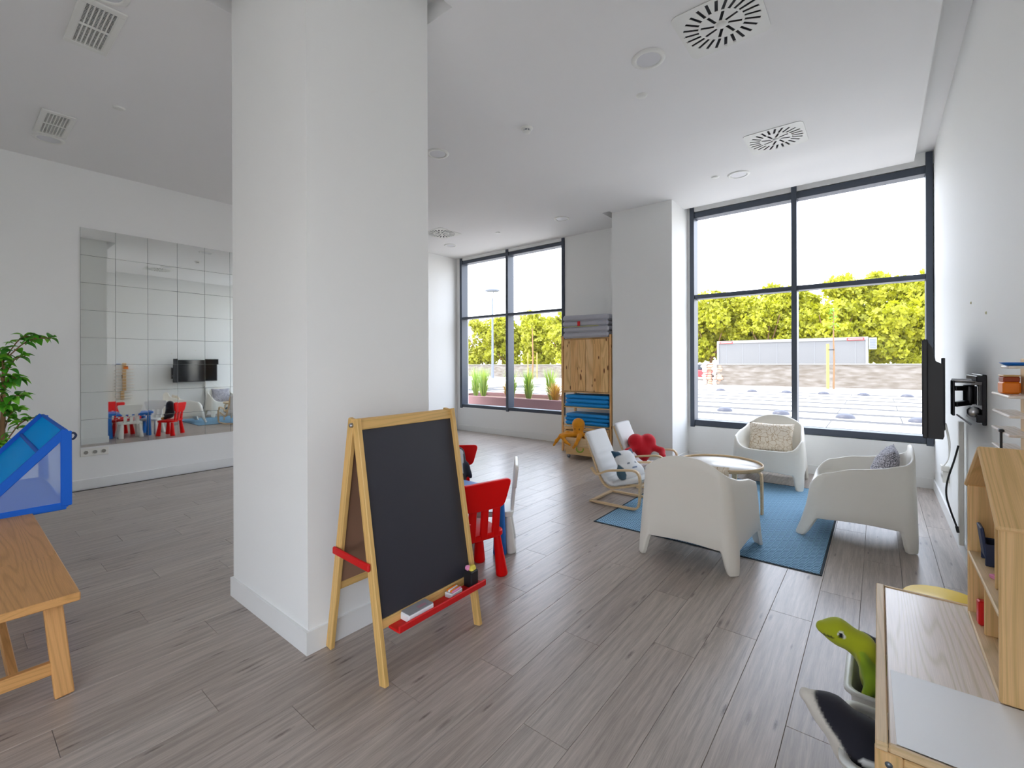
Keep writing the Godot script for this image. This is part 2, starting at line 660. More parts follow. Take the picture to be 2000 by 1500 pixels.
	mat("car_pale", rgb(200, 204, 212), 0.35)
	mat("car_glass", rgb(40, 48, 58), 0.1)


# ---------------------------------------------------------------- the room
func wall_mesh(boxes: Array) -> ArrayMesh:
	var b := B.new()
	for q: Array in boxes:
		b.span(q[0], q[1])
	return b.done()


func make_room() -> void:
	# floor: laminate planks along z on an underlay
	var fl := struct("floor", spanm(Vector3(XL - 0.2, -0.15, ZW - 0.25), Vector3(XR + 0.2, -0.009, ZB + 0.2)), M.underlay)
	rng.seed = 5
	var pw := 0.2065
	var pl := 1.38
	var variants := []
	for i in 24:
		var b := B.new()
		b.bev(Vector3.ZERO, Vector3(pw - 0.0012, 0.009, pl - 0.0012), 0.0012)
		var am := b.done()
		var arr := am.surface_get_arrays(0)
		var vs: PackedVector3Array = arr[Mesh.ARRAY_VERTEX]
		var uv := PackedVector2Array()
		var ou := rng.randf_range(0.0, 0.45)
		var ov := rng.randf_range(0.0, 0.7)
		for v in vs:
			uv.append(Vector2(ou + (v.z + pl / 2) / 2.6, ov + (v.x + pw / 2) / 0.80))
		arr[Mesh.ARRAY_TEX_UV] = uv
		var am2 := ArrayMesh.new()
		am2.add_surface_from_arrays(Mesh.PRIMITIVE_TRIANGLES, arr)
		variants.append(am2)
	var x := -0.085 + pw / 2 - pw * 34
	var col := 0
	while x < XR + 0.1:
		var z0: float = [-2.304, -2.653, -3.03, -2.10, -2.84][col % 5] - pl * 4
		var z := z0 + pl / 2
		while z < ZB + pl / 2:
			if z + pl / 2 > ZW - 0.02 and x + pw / 2 > XL and x - pw / 2 < XR:
				mi("plank", variants[rng.randi() % 24], M["floor%d" % (rng.randi() % 4)], fl, pose(x, -0.0045, z, 0, PI if rng.randf() < 0.5 else 0.0))
			z += pl
		x += pw
		col += 1
	# walls
	struct("wall_right", wall_mesh([
		[Vector3(XR, -0.15, ZW - 0.25), Vector3(XR + 0.2, 4.05, 0.55)], [Vector3(XR, -0.15, 2.45), Vector3(XR + 0.2, 4.05, ZB + 0.2)],
		[Vector3(XR, -0.15, 0.55), Vector3(XR + 0.2, 0.15, 2.45)], [Vector3(XR, 2.65, 0.55), Vector3(XR + 0.2, 4.05, 2.45)],
	]), M.wall)
	struct("wall_left", spanm(Vector3(XL - 0.2, -0.15, ZW - 0.25), Vector3(XL, 4.05, ZB + 0.2)), M.wall)
	var z0 := ZW - 0.25
	struct("wall_window", wall_mesh([
		[Vector3(XL, -0.15, z0), Vector3(XR, 0.5, ZW)],
		[Vector3(XL, 0.5, z0), Vector3(-7.09, 4.05, ZW)],
		[Vector3(-4.415, 0.5, z0), Vector3(-2.21, 4.05, ZW)],
		[Vector3(-7.09, 3.66, z0), Vector3(-4.415, 4.05, ZW)],
		[Vector3(-2.21, 3.70, z0), Vector3(XR, 4.05, ZW)],
	]), M.wall)
	struct("wall_back", wall_mesh([
		[Vector3(XL, -0.15, ZB), Vector3(-1.3, 4.05, ZB + 0.2)], [Vector3(0.3, -0.15, ZB), Vector3(XR, 4.05, ZB + 0.2)],
		[Vector3(-1.3, -0.15, ZB), Vector3(0.3, 0.15, ZB + 0.2)], [Vector3(-1.3, 2.3, ZB), Vector3(0.3, 4.05, ZB + 0.2)],
	]), M.wall)
	# ceiling with the recess round the pillars, along the windows and the right wall, and the openings of the air vents
	var cuts := [Rect2(0.325, ZW, 1, ZB - ZW), Rect2(-2.24, ZW, 3, 0.15), Rect2(-3.265, -2.04, 1.15, 1.01), Rect2(-3.265, ZW, 0.125, 0.78)]
	for q: Vector2 in DIFFUSERS:
		cuts.append(Rect2(q.x - 0.23, q.y - 0.23, 0.46, 0.46))
	for q: Vector2 in GRILLES:
		cuts.append(Rect2(q.x - 0.26, q.y - 0.0775, 0.52, 0.155))
	var xs := [XL, XR]
	var zs := [ZW, ZB]
	for r: Rect2 in cuts:
		for v: float in [r.position.x, r.end.x]:
			if v > XL and v < XR and not xs.has(v):
				xs.append(v)
		for v: float in [r.position.y, r.end.y]:
			if v > ZW and v < ZB and not zs.has(v):
				zs.append(v)
	xs.sort()
	zs.sort()
	var cb := B.new()
	for i in xs.size() - 1:
		for j in zs.size() - 1:
			var c := Vector2((xs[i] + xs[i + 1]) / 2, (zs[j] + zs[j + 1]) / 2)
			if cuts.all(func(r: Rect2) -> bool: return not r.has_point(c)):
				cb.span(Vector3(xs[i], HC, zs[j]), Vector3(xs[i + 1], HR + 0.01, zs[j + 1]))
	cb.span(Vector3(XL, HR, ZW), Vector3(XR, 4.05, ZB))
	struct("ceiling", cb.done(), M.ceiling)
	# pillars
	struct("pillar_front", spanm(Vector3(-3.155, 0, -1.93), Vector3(-2.225, HR, -1.14)), M.wall)
	struct("pillar_window", spanm(Vector3(-3.15, 0, ZW), Vector3(-2.24, HR, -6.37)), M.wall)
	# baseboards
	var bh := 0.115
	var bt := 0.014
	struct("baseboard_left", wall_mesh([[Vector3(XL, 0, ZW), Vector3(XL + bt, bh, ZB)]]), M.trim)
	struct("baseboard_right", wall_mesh([[Vector3(XR - bt, 0, ZW), Vector3(XR, bh, 0.55)]]), M.trim)
	struct("baseboard_window", wall_mesh([[Vector3(XL, 0, ZW), Vector3(-3.15, bh, ZW + bt)], [Vector3(-2.24, 0, ZW), Vector3(XR, bh, ZW + bt)]]), M.trim)
	struct("baseboard_pillar_front", wall_mesh([[Vector3(-3.155 - bt, 0, -1.93 - bt), Vector3(-3.155, bh, -1.14 + bt)], [Vector3(-2.225, 0, -1.93 - bt), Vector3(-2.225 + bt, bh, -1.14 + bt)], [Vector3(-3.155, 0, -1.14), Vector3(-2.225, bh, -1.14 + bt)], [Vector3(-3.155, 0, -1.93 - bt), Vector3(-2.225, bh, -1.93)]]), M.trim)
	struct("baseboard_pillar_window", wall_mesh([[Vector3(-3.15, 0, -6.37), Vector3(-2.24 + bt, bh, -6.37 + bt)], [Vector3(-2.24, 0, ZW), Vector3(-2.24 + bt, bh, -6.37)]]), M.trim)
	window("window_1", -2.205, XR - 0.008, [-0.8625], 0.505, 3.69, 0.085, 2.425, 0.06, 3.85)
	window("window_2", -7.085, -4.417, [-5.764], 0.50, 3.65, 0.062, 2.418, 0.046, 3.72)
	# added glazing, unseen behind the camera, cut into the television wall for fill light
	var o := Node3D.new()
	o.name = "window_3"
	o.set_meta("kind", "structure")
	add_child(o)
	var b := B.new()
	for fz: float in [0.58, 1.5, 2.42]:
		b.span(Vector3(XR + 0.06, 0.15, fz - 0.03), Vector3(XR + 0.14, 2.65, fz + 0.03))
	b.span(Vector3(XR + 0.06, 0.15, 0.55), Vector3(XR + 0.14, 0.21, 2.45))
	b.span(Vector3(XR + 0.06, 2.59, 0.55), Vector3(XR + 0.14, 2.65, 2.45))
	mi("added_window_frame", b.done(), M.frame, o)
	for fz: float in [1.04, 1.96]:
		mi("pane", sheet(0.86, 2.38), M.pane, o, pose(XR + 0.1, 1.40, fz, 0, PI / 2))
	# second added glazing, unseen in the back wall, lights the sides facing the camera
	o = Node3D.new()
	o.name = "window_4"
	o.set_meta("kind", "structure")
	add_child(o)
	b = B.new()
	for fx: float in [-1.27, -0.5, 0.27]:
		b.span(Vector3(fx - 0.03, 0.15, ZB + 0.06), Vector3(fx + 0.03, 2.3, ZB + 0.14))
	b.span(Vector3(-1.3, 0.15, ZB + 0.06), Vector3(0.3, 0.21, ZB + 0.14))
	b.span(Vector3(-1.3, 2.24, ZB + 0.06), Vector3(0.3, 2.3, ZB + 0.14))
	mi("added_window_frame", b.done(), M.frame, o)
	for fx: float in [-0.885, -0.115]:
		mi("pane", sheet(0.71, 2.03), M.pane, o, pose(fx, 1.225, ZB + 0.1))


func window(n: String, x0: float, x1: float, mull: Array, y0: float, y1: float, bar: float, mid: float, midh: float, top: float) -> void:
	var o := Node3D.new()
	o.name = n
	o.set_meta("kind", "structure")
	add_child(o)
	var zf := ZW + 0.012
	var zb := ZW - 0.17
	var pw := 0.062
	var posts := [x0 + pw / 2, x1 - pw / 2]
	for m: float in mull:
		posts.append(m)
	for px: float in posts:
		var f := B.new()
		f.bev(Vector3(px, (y0 - 0.02 + top - 0.01) / 2, (zf + zb) / 2 + 0.004), Vector3(pw, top - y0 + 0.01, zf - zb + 0.008), 0.003)
		mi("post", f.done(), M.frame, o)
	var ed := [x0 + pw, mull[0] - pw / 2, mull[0] + pw / 2, x1 - pw]
	for k in 2:
		var a: float = ed[k * 2]
		var c: float = ed[k * 2 + 1]
		for q: Array in [["bottom_rail", y0 + bar / 2, bar], ["top_rail", y1 - bar / 2, bar], ["middle_rail", mid, midh]]:
			mi(q[0], cbox(Vector3(c - a, q[2], zf - zb - 0.02), 0.003), M.frame, o, pose((a + c) / 2, q[1], (zf + zb) / 2))
		for q: Array in [[y0 + bar, mid - midh / 2], [mid + midh / 2, y1 - bar]]:
			mi("pane", sheet(c - a, q[1] - q[0]), M.pane, o, pose((a + c) / 2, (q[0] + q[1]) / 2, ZW - 0.13))


# ---------------------------------------------------------------- ceiling fittings
# sheet metal box above a vent, open below
func plenum(t: Node3D, w: float, d: float) -> void:
	var b := B.new()
	var h := HR - HC - 0.004
	for s: float in [-1.0, 1.0]:
		b.box(Vector3(s * (w / 2 - 0.002), h / 2, 0), Vector3(0.002, h, d - 0.002))
		b.box(Vector3(0, h / 2, s * (d / 2 - 0.002)), Vector3(w - 0.006, h, 0.002))
	b.box(Vector3(0, h, 0), Vector3(w - 0.002, 0.002, d - 0.002))
	mi("plenum_box", b.done(), M.duct, t)


func make_ceiling_fittings() -> void:
	var n := 0
	for q: Array in [[-0.815, -3.275, "swirl diffuser in the ceiling, beside a downlight, farthest from the windows"], [-0.805, -5.31, "swirl diffuser in the ceiling in front of the large window"], [-5.958, -5.47, "swirl diffuser in the ceiling near the far window"]]:
		var t := thing("ceiling_diffuser", "white square " + q[2], "air vent", Vector3(q[0], HC, q[1]), 0.0, "swirl diffusers in the ceiling")
		# slotted face plate: a sheet with the swirl of slots cut through it
		var plate := CSGCombiner3D.new()
		plate.name = "plate"
		plate.material_override = M.vent_white
		t.add_child(plate)
		var face := CSGPolygon3D.new()
		face.name = "sheet"
		face.polygon = rounded(0.52, 0.52, 0.05, 5)
		face.depth = 0.003
		face.transform = pose(0, -0.005, 0, PI / 2)
		face.material = M.vent_white
		plate.add_child(face)
		for k in 32:
			var inner := k >= 24
			var a := TAU * (k + 0.35) / (8 if inner else 24)
			var cut := CSGBox3D.new()
			cut.name = "cut_%d" % k
			cut.operation = CSGShape3D.OPERATION_SUBTRACTION
			cut.size = Vector3(0.085 if inner else 0.098, 0.05, 0.020)
			cut.transform = pose(cos(a) * (0.085 if inner else 0.19), -0.005, -sin(a) * (0.085 if inner else 0.19), 0, a + 0.16)
			cut.material = M.vent_white
			plate.add_child(cut)
		mi("hub", lathem([Vector2(0.0, -0.016), Vector2(0.03, -0.012), Vector2(0.034, -0.004)], 20), M.vent_white, t)
		plenum(t, 0.46, 0.46)
	for q: Array in [[-4.105, -0.645, "beside the front pillar"], [-6.06, -0.67, "next to the round downlight near the mirror wall"]]:
		var t := thing("return_grille", "white rectangular air grille in the ceiling " + q[2], "air vent", Vector3(q[0], HC, q[1]))
		plenum(t, 0.52, 0.155)
		var b := B.new()
		for s: float in [-1.0, 1.0]:
			b.bev(Vector3(s * 0.285, -0.008, 0), Vector3(0.05, 0.014, 0.23), 0.003)
			b.bev(Vector3(0, -0.008, s * 0.0965), Vector3(0.52, 0.014, 0.037), 0.003)
		mi("frame", b.done(), M.vent_white, t)
		for k in 8:
			mi("slat", cbox(Vector3(0.52, 0.008, 0.006), 0.001), M.vent_white, t, pose(0, -0.009, -0.0775 + 0.155 * k / 7.0, 0.5))
		mi("cross_bar", cbox(Vector3(0.022, 0.009, 0.155), 0.001), M.vent_white, t, pose(0, -0.009, 0))
		for k in 30:
			mi("blade", cbox(Vector3(0.004, 0.004, 0.155), 0.0005), M.vent_white, t, pose(-0.25 + 0.5 * k / 29.0, -0.007, 0))
	var proto: Node3D = null
	for q: Array in [[-1.334, -3.31, "beside the nearest swirl diffuser"], [-1.309, -6.03, "in front of the large window"], [-3.715, -3.36, "just beyond the front pillar"], [-3.883, -6.11, "in front of the pine cabinet"], [-6.418, -6.13, "by the far window"], [-6.5, -0.675, "next to the small return grille"], [-3.66, -0.62, "over the front pillar's grille"]]:
		var label: String = "round white unlit downlight in the ceiling " + q[2]
		if proto == null:
			proto = thing("downlight", label, "ceiling light", Vector3(q[0], HC, q[1]), 0.0, "round ceiling downlights")
			mi("ring", lathem([Vector2(0.088, 0.002), Vector2(0.086, -0.008), Vector2(0.1, -0.012), Vector2(0.12, -0.007), Vector2(0.124, 0.002)], 40), M.vent_white, proto)
			mi("lens", lathem([Vector2(0.0, -0.006), Vector2(0.087, -0.006)], 40), M.lens, proto)
		else:
			copy(proto, Vector3(q[0], HC, q[1]), 0.0, label)
	proto = null
	for q: Array in [[-1.564, -3.728, "between the smoke detector and a downlight"], [-1.552, -5.937, "beside the downlight at the large window"], [-5.156, -6.049, "by the far window"], [-5.241, -0.984, "between the two return grilles"]]:
		var label: String = "small round white sprinkler cover in the ceiling " + q[2]
		if proto == null:
			proto = thing("sprinkler_cover", label, "sprinkler", Vector3(q[0], HC, q[1]), 0.0, "sprinkler covers in the ceiling")
			mi("cap", lathem([Vector2(0.0, -0.011), Vector2(0.034, -0.010), Vector2(0.040, -0.006), Vector2(0.041, 0.001)], 28), M.vent_white, proto)
			mi("rim", lathem([Vector2(0.040, -0.002), Vector2(0.048, -0.002), Vector2(0.049, 0.001)], 28), M.vent_white, proto)
		else:
			copy(proto, Vector3(q[0], HC, q[1]), 0.0, label)
	var t := thing("smoke_detector", "white round smoke detector with dark slots on the ceiling", "smoke detector", Vector3(-2.643, HC, -3.54))
	mi("base", lathem([Vector2(0.0, -0.018), Vector2(0.052, -0.018), Vector2(0.058, -0.010), Vector2(0.058, 0.001)], 32), M.vent_white, t)
	mi("head", lathem([Vector2(0.0, -0.052), Vector2(0.026, -0.051), Vector2(0.034, -0.046), Vector2(0.036, -0.034)], 32), M.vent_white, t)
	mi("chamber", lathem([Vector2(0.031, -0.036), Vector2(0.031, -0.017)], 32), M.lamp_grey, t)
	for k in 8:
		var a := TAU * k / 8
		mi("rib", cbox(Vector3(0.006, 0.02, 0.006), 0.001), M.vent_white, t, pose(cos(a) * 0.034, -0.026, sin(a) * 0.034, 0, -a))


# ---------------------------------------------------------------- mirror wall
func make_mirror() -> void:
	var t := thing("wall_mirror", "large wall mirror made of square mirror tiles above the sockets", "mirror", Vector3(XL, 0.487, -1.0))
	mi("backing", cbox(Vector3(0.004, 2.55, 2.18), 0.001), M.mirror_back, t, pose(0.002, 1.276, -1.09))
	rng.seed = 8
	for c in 7:
		for r in 8:
			mi("mirror_tile", cbox(Vector3(0.004, 0.3165, 0.3095), 0.0008), M.mirror, t, pose(0.0062, 0.1595 + 0.319 * r, -0.156 - 0.312 * c, 0, rng.randf_range(-0.0015, 0.0015), rng.randf_range(-0.0015, 0.0015)))
	var s := thing("socket_strip", "white triple wall socket under the mirror tiles", "wall socket", Vector3(XL, 0.425, -1.12))
	mi("cover", cbox(Vector3(0.012, 0.09, 0.25), 0.003), M.socket, s, pose(0.006, 0, 0))
	for k in 3:
		var b := B.new()
		b.lathe([Vector2(0.024, 0.0), Vector2(0.026, 0.004), Vector2(0.022, 0.0045), Vector2(0.021, -0.004)], 24)
		var o := mi("socket", b.done(), M.socket, s, pose(0.012, 0, -0.078 + 0.078 * k, 0, 0, -PI / 2))
		mi("cup", lathem([Vector2(0.0, 0.001), Vector2(0.02, 0.001)], 20), M.socket_hole, o)


# ---------------------------------------------------------------- furniture
func skarp_mesh() -> ArrayMesh:
	# one moulded shell: a rounded ring, splayed towards the floor, cut out between the feet; front is -z
	var b := B.new()
	var n := 288
	var ring := rounded(2.0, 2.0, 0.26, 14)
	var per := 0.0
	for i in ring.size():
		per += ring[i].distance_to(ring[(i + 1) % ring.size()])
	var pts := []
	var acc := 0.0
	var i0 := 0
	for k in n:
		var goal := per * k / n
		while acc + ring[i0].distance_to(ring[(i0 + 1) % ring.size()]) < goal:
			acc += ring[i0].distance_to(ring[(i0 + 1) % ring.size()])
			i0 += 1
		var d := ring[i0].distance_to(ring[(i0 + 1) % ring.size()])
		pts.append(ring[i0].lerp(ring[(i0 + 1) % ring.size()], (goal - acc) / d))
	var fy := [0.0, 0.1, 0.23, 0.41, 0.50, 0.56, 0.62]
	var fz := [-0.405, -0.362, -0.322, -0.295, -0.262, -0.222, -0.19]
	var rows := [[], [], [], [], [], [], [], [], [], [], [], [], []]
	for p: Vector2 in pts:     # p.y = 1 is the back, p.x = 1 a side
		var away := maxf(1.0 - absf(p.x), 1.0 - absf(p.y)) * 0.37
		var low := smoothstep(0.056, 0.100, away) * (0.156 + 0.012 * smoothstep(0.05, 0.35, away))
		var top := 0.585 + 0.045 * smoothstep(-0.5, 0.9, p.y)
		if p.y > 0.3:
			top = lerpf(top, 0.655 + 0.115 * (1.0 - pow(absf(p.x), 2.4)), smoothstep(0.3, 1.0, p.y))
		if p.y < -0.3:
			top = lerpf(top, 0.535, smoothstep(-0.3, -0.9, p.y))
			top = lerpf(top, 0.405 + 0.13 * pow(absf(p.x), 5.0), smoothstep(-0.80, -1.0, p.y))
		var at := func(y: float, inset: float) -> Vector3:
			var f := (p.y + 1.0) / 2.0
			var half := lerpf(lerpf(0.388, 0.362, f), lerpf(0.368, 0.305, f), clampf(y / 0.6, 0.0, 1.15))
			var zf: float = fz[6]
			for i in 6:
				if y < fy[i + 1]:
					zf = lerpf(fz[i], fz[i + 1], (y - fy[i]) / (fy[i + 1] - fy[i]))
					break
			var zb := 0.400 - 0.018 * clampf(y / 0.7, 0.0, 1.0)
			var q := Vector2(p.x * half, lerpf(zf, zb, f))
			var c := Vector2(0, lerpf(zf, zb, 0.5))
			q -= (q - c).normalized() * inset
			return Vector3(q.x, y, q.y)
		var th := 0.026
		rows[0].append(at.call(low, th))
		rows[1].append(at.call(low, 0.003))
		rows[2].append(at.call(low + 0.006, 0.0))
		rows[3].append(at.call(lerpf(low, top, 0.2), 0.0))
		rows[4].append(at.call(lerpf(low, top, 0.45), 0.0))
		rows[5].append(at.call(lerpf(low, top, 0.7), 0.0))
		rows[6].append(at.call(lerpf(low, top, 0.88), 0.0))
		rows[7].append(at.call(top - 0.010, 0.0))
		rows[8].append(at.call(top - 0.002, 0.005))
		rows[9].append(at.call(top, 0.014))
		rows[10].append(at.call(top - 0.008, th + 0.004))
		var seat := 0.345 + 0.035 * smoothstep(0.2, -0.9, p.y)
		rows[11].append(at.call(maxf(lerpf(seat, top, 0.35), seat + 0.02), th + 0.018))
		rows[12].append(at.call(seat + 0.004, th + 0.055))
	var packed := []
	for r: Array in rows:
		var pk := PackedVector3Array()
		for v: Vector3 in r:
			pk.append(v)
		pk.reverse()
		packed.append(pk)
	b.grid(packed, true, 0)
	var seat_rows := [packed[12]]
	for f: float in [0.7, 0.35, 0.0]:
		var pk := PackedVector3Array()
		for v in packed[12]:
			pk.append(Vector3(v.x * f, lerpf(0.335, v.y, f * f), v.z * f + (1.0 - f) * 0.05))
		seat_rows.append(pk)
	b.grid(seat_rows, true, 0)
	var skirt := PackedVector3Array()
	for v in packed[0]:
		skirt.append(Vector3(v.x * 0.9, 0.32, v.z * 0.82 + 0.03))
	b.grid([skirt, packed[0]], true, 5)
	b.fan(Vector3(0, 0.32, 0.03), skirt, false)
	return b.done()


func make_lounge() -> void:
	# rug
	var r := thing("rug", "flat woven teal rug with a dark bound edge under the round table", "rug", Vector3(-1.165, 0, -4.95))
	mi("weave", cbox(Vector3(1.70, 0.0045, 2.44), 0.001), M.rug, r, pose(0, 0.0026, 0))
	var e := B.new()
	for s: float in [-1.0, 1.0]:
		e.bev(Vector3(0, 0.0027, s * 1.228), Vector3(1.73, 0.0052, 0.014), 0.001)
		e.bev(Vector3(s * 0.858, 0.0027, 0), Vector3(0.014, 0.0052, 2.44), 0.001)
	mi("binding", e.done(), M.rug_edge, r)
	# three moulded armchairs
	var sm := skarp_mesh()
	var g := "white moulded armchairs round the table"
	var a := thing("armchair", "white moulded plastic armchair with its back to the easel side of the rug", "armchair", Vector3(-1.09, 0.005, -3.70), 0.0, g)
	mi("shell", sm, M.chair_white, a)
	var b2 := copy(a, Vector3(-1.03, 0.005, -6.345), PI, "white moulded plastic armchair under the large window holding a beige patterned cushion")
	var c := copy(a, Vector3(-0.165, 0.005, -4.875), PI / 2, "white moulded plastic armchair in front of the television wall holding a black and white cushion")
	b2.rotation.y = PI
	c.rotation.y = PI / 2 + 0.02
	var cu := B.new()
	cu.pillow(0.50, 0.37, 0.15)
	var o := mi("cushion", cu.done(), M.print_beige, null, pose(-1.05, 0.505, -6.49, -0.32, 0.02))
	tag(o, "beige cushion with brown line print standing in the armchair under the window", "cushion")
	cu = B.new()
	cu.pillow(0.46, 0.42, 0.16, 0.006)
	o = mi("cushion", cu.done(), M.print_black, null, pose(0.03, 0.55, -4.88, 0.0, -PI / 2, 0.0) * pose(0, 0, 0, -0.35))
	tag(o, "shaggy black and white patterned cushion in the armchair by the television wall", "cushion")
	cu = B.new()
	cu.pillow(0.44, 0.36, 0.15)
	o = mi("cushion", cu.done(), M.print_beige, null, pose(-1.05, 0.525, -3.56, 0.28))
	tag(o, "beige cushion leaning inside the armchair that turns its back to the easel", "cushion")
	# round table
	var t := thing("round_table", "low round birch table with a raised rim and bent legs on the teal rug", "table", Vector3(-1.245, 0.0055, -4.90))
	mi("table_top", lathem([Vector2(0.0, 0.412), Vector2(0.372, 0.412), Vector2(0.378, 0.418), Vector2(0.378, 0.424), Vector2(0.0, 0.424)], 64), mat("top_white", rgb(246, 243, 238), 0.3), t)
	mi("rim", lathem([Vector2(0.376, 0.408), Vector2(0.386, 0.408), Vector2(0.388, 0.440), Vector2(0.386, 0.444), Vector2(0.378, 0.444), Vector2(0.376, 0.440), Vector2(0.376, 0.408)], 64), M.birch, t)
	for k in 4:
		var an := -0.12 - TAU * k / 4
		var bb := B.new()
		bb.bar(curve([Vector3(0.20, 0.400, 0), Vector3(0.33, 0.400, 0), Vector3(0.372, 0.388, 0), Vector3(0.384, 0.35, 0), Vector3(0.386, 0.20, 0), Vector3(0.386, 0.0, 0)], 5), Vector3(0, 0, 1), 0.045, 0.018)
		mi("leg", bb.done(), M.birch, t, pose(0, 0, 0, 0, an))
	# two child-size bentwood armchairs
	var p := poang("white cushioned bentwood child armchair holding the pale pillow with navy corners")
	p.position = Vector3(-2.09, 0.005, -4.445)
	copy(p, Vector3(-2.17, 0.005, -5.27), 0.03, "white cushioned bentwood child armchair holding the red heart cushion")
	# pillows on them
	var pm := blob([[Vector3(0, -0.07, 0), 0.085, Vector3(0, 0.05, 0), 0.075], [Vector3(-0.07, -0.07, 0), 0.07, Vector3(0.07, -0.07, 0), 0.07], [Vector3(-0.06, 0.06, 0), 0.055, Vector3(-0.12, 0.13, 0), 0.012], [Vector3(0.06, 0.06, 0), 0.055, Vector3(0.12, 0.13, 0), 0.012], [Vector3(-0.1, -0.1, 0), 0.05, Vector3(0.1, -0.1, 0), 0.05]], 0.05, 0.012, func(q: Vector3) -> Color:
		if q.y > 0.07 and absf(q.x) > 0.065:
			return Color(0.02, 0.07, 0.12)
		if q.z > 0.02 and absf(absf(q.x) - 0.045) < 0.014 and absf(q.y + 0.02) < 0.008:
			return Color(0.02, 0.05, 0.10)
		if q.z > 0.02 and absf(q.x) < 0.035 and absf(q.y + 0.065 - 0.25 * q.x * q.x * 30.0) < 0.006:
			return Color(0.03, 0.08, 0.20)
		if q.x < -0.11 and q.y < 0.0:
			return Color(0.06, 0.12, 0.16)
		return Color(0.74, 0.74, 0.73))
	o = mi("animal_pillow", pm, M.plush, null, pose(-2.035, 0.405, -4.44, 0, 1.25, 0) * pose(0, 0, 0, -0.55, 0, 0).scaled_local(Vector3(1.15, 1.1, 0.9)))
	tag(o, "pale animal pillow with pointed navy ears sitting in the child armchair", "pillow")
	var red := func(_q: Vector3) -> Color: return Color(0.56, 0.004, 0.018)
	var hm := blob([[Vector3(-0.065, 0.07, 0), 0.085, Vector3(-0.01, -0.06, 0), 0.06], [Vector3(0.065, 0.07, 0), 0.085, Vector3(0.01, -0.06, 0), 0.06], [Vector3(0, -0.05, 0), 0.06, Vector3(0, -0.12, 0), 0.025],
		[Vector3(-0.10, 0.0, 0.02), 0.035, Vector3(-0.19, -0.05, 0.05), 0.03], [Vector3(-0.19, -0.05, 0.05), 0.03, Vector3(-0.25, -0.13, 0.09), 0.034],
		[Vector3(0.10, 0.0, 0.02), 0.035, Vector3(0.17, -0.05, 0.07), 0.03], [Vector3(0.17, -0.05, 0.07), 0.03, Vector3(0.15, -0.13, 0.12), 0.034]], 0.03, 0.012, red)
	o = mi("heart_cushion", hm, M.plush, null, pose(-2.19, 0.43, -5.22, 0, 0.75, 0) * pose(0, 0, 0, -0.45, 0, 0).scaled_local(Vector3.ONE * 1.12))
	tag(o, "red plush heart cushion with arms sitting in the child armchair by the pillar", "cushion")


func poang(label: String) -> Node3D:
	var t := thing("child_armchair", label, "armchair", Vector3.ZERO, 0.0, "bentwood child armchairs")
	for s: float in [-1.0, 1.0]:
		var b := B.new()
		b.bar(curve([Vector3(-0.24, 0.014, 0), Vector3(0.0, 0.014, 0), Vector3(0.20, 0.014, 0), Vector3(0.26, 0.03, 0), Vector3(0.285, 0.085, 0), Vector3(0.292, 0.20, 0), Vector3(0.292, 0.30, 0), Vector3(0.278, 0.362, 0), Vector3(0.225, 0.388, 0), Vector3(0.08, 0.372, 0), Vector3(-0.06, 0.345, 0), Vector3(-0.17, 0.300, 0), Vector3(-0.235, 0.36, 0)], 5), Vector3(0, 0, 1), 0.036, 0.020)
		mi("side_frame", b.done(), M.birch, t, pose(0, 0, s * 0.232))
		var c := B.new()
		c.bar(curve([Vector3(-0.325, 0.68, 0), Vector3(-0.285, 0.58, 0), Vector3(-0.225, 0.44, 0), Vector3(-0.16, 0.28, 0), Vector3(-0.10, 0.195, 0), Vector3(-0.02, 0.172, 0), Vector3(0.12, 0.205, 0), Vector3(0.27, 0.25, 0)], 5), Vector3(0, 0, 1), 0.03, 0.018)
		mi("seat_rail", c.done(), M.birch, t, pose(0, 0, s * 0.196))
	board(t, "cross_bar", Vector3(-0.235, 0.014, -0.25), Vector3(-0.235, 0.014, 0.25), 0.036, 0.020, M.birch)
	board(t, "cross_bar", Vector3(0.26, 0.228, -0.214), Vector3(0.26, 0.228, 0.214), 0.03, 0.018, M.birch)
	# quilted cushion along seat and back
	var line := curve([Vector3(-0.335, 0.705, 0), Vector3(-0.29, 0.595, 0), Vector3(-0.225, 0.455, 0), Vector3(-0.155, 0.30, 0), Vector3(-0.09, 0.218, 0), Vector3(-0.01, 0.195, 0), Vector3(0.12, 0.228, 0), Vector3(0.275, 0.272, 0)], 9)
	var bb := B.new()
	var rows := []
	var m := line.size()
	for i in m:
		var d: Vector3 = (line[mini(i + 1, m - 1)] - line[maxi(i - 1, 0)]).normalized()
		var up := Vector3(-d.y, d.x, 0)
		var f := float(i) / (m - 1)
		var q := 0.011 * absf(sin(f * 44.0)) - 0.004 if f > 0.24 and f < 0.80 else 0.004
		var th := 0.030 + q
		var w := 0.205
		if i == 0 or i == m - 1:
			th = 0.008
			w = 0.17
		elif i == 1 or i == m - 2:
			th = 0.026
			w = 0.197
		var row := PackedVector3Array()
		for k in 20:
			var an := TAU * k / 20
			var cz := signf(cos(an)) * pow(absf(cos(an)), 0.28) * w
			var cy := signf(sin(an)) * pow(absf(sin(an)), 0.6) * th * 0.8
			row.append(line[i] + up * (cy + 0.018) + Vector3(0, 0, cz))
		rows.append(row)
	bb.grid(rows, true, 0)
	bb.fan(line[0] + Vector3(0.0, 0.005, 0), rows[0], false, 0)
	bb.fan(line[-1], rows[-1], true, 0)
	mi("cushion", bb.done(), M.cushion_white, t)
	return t


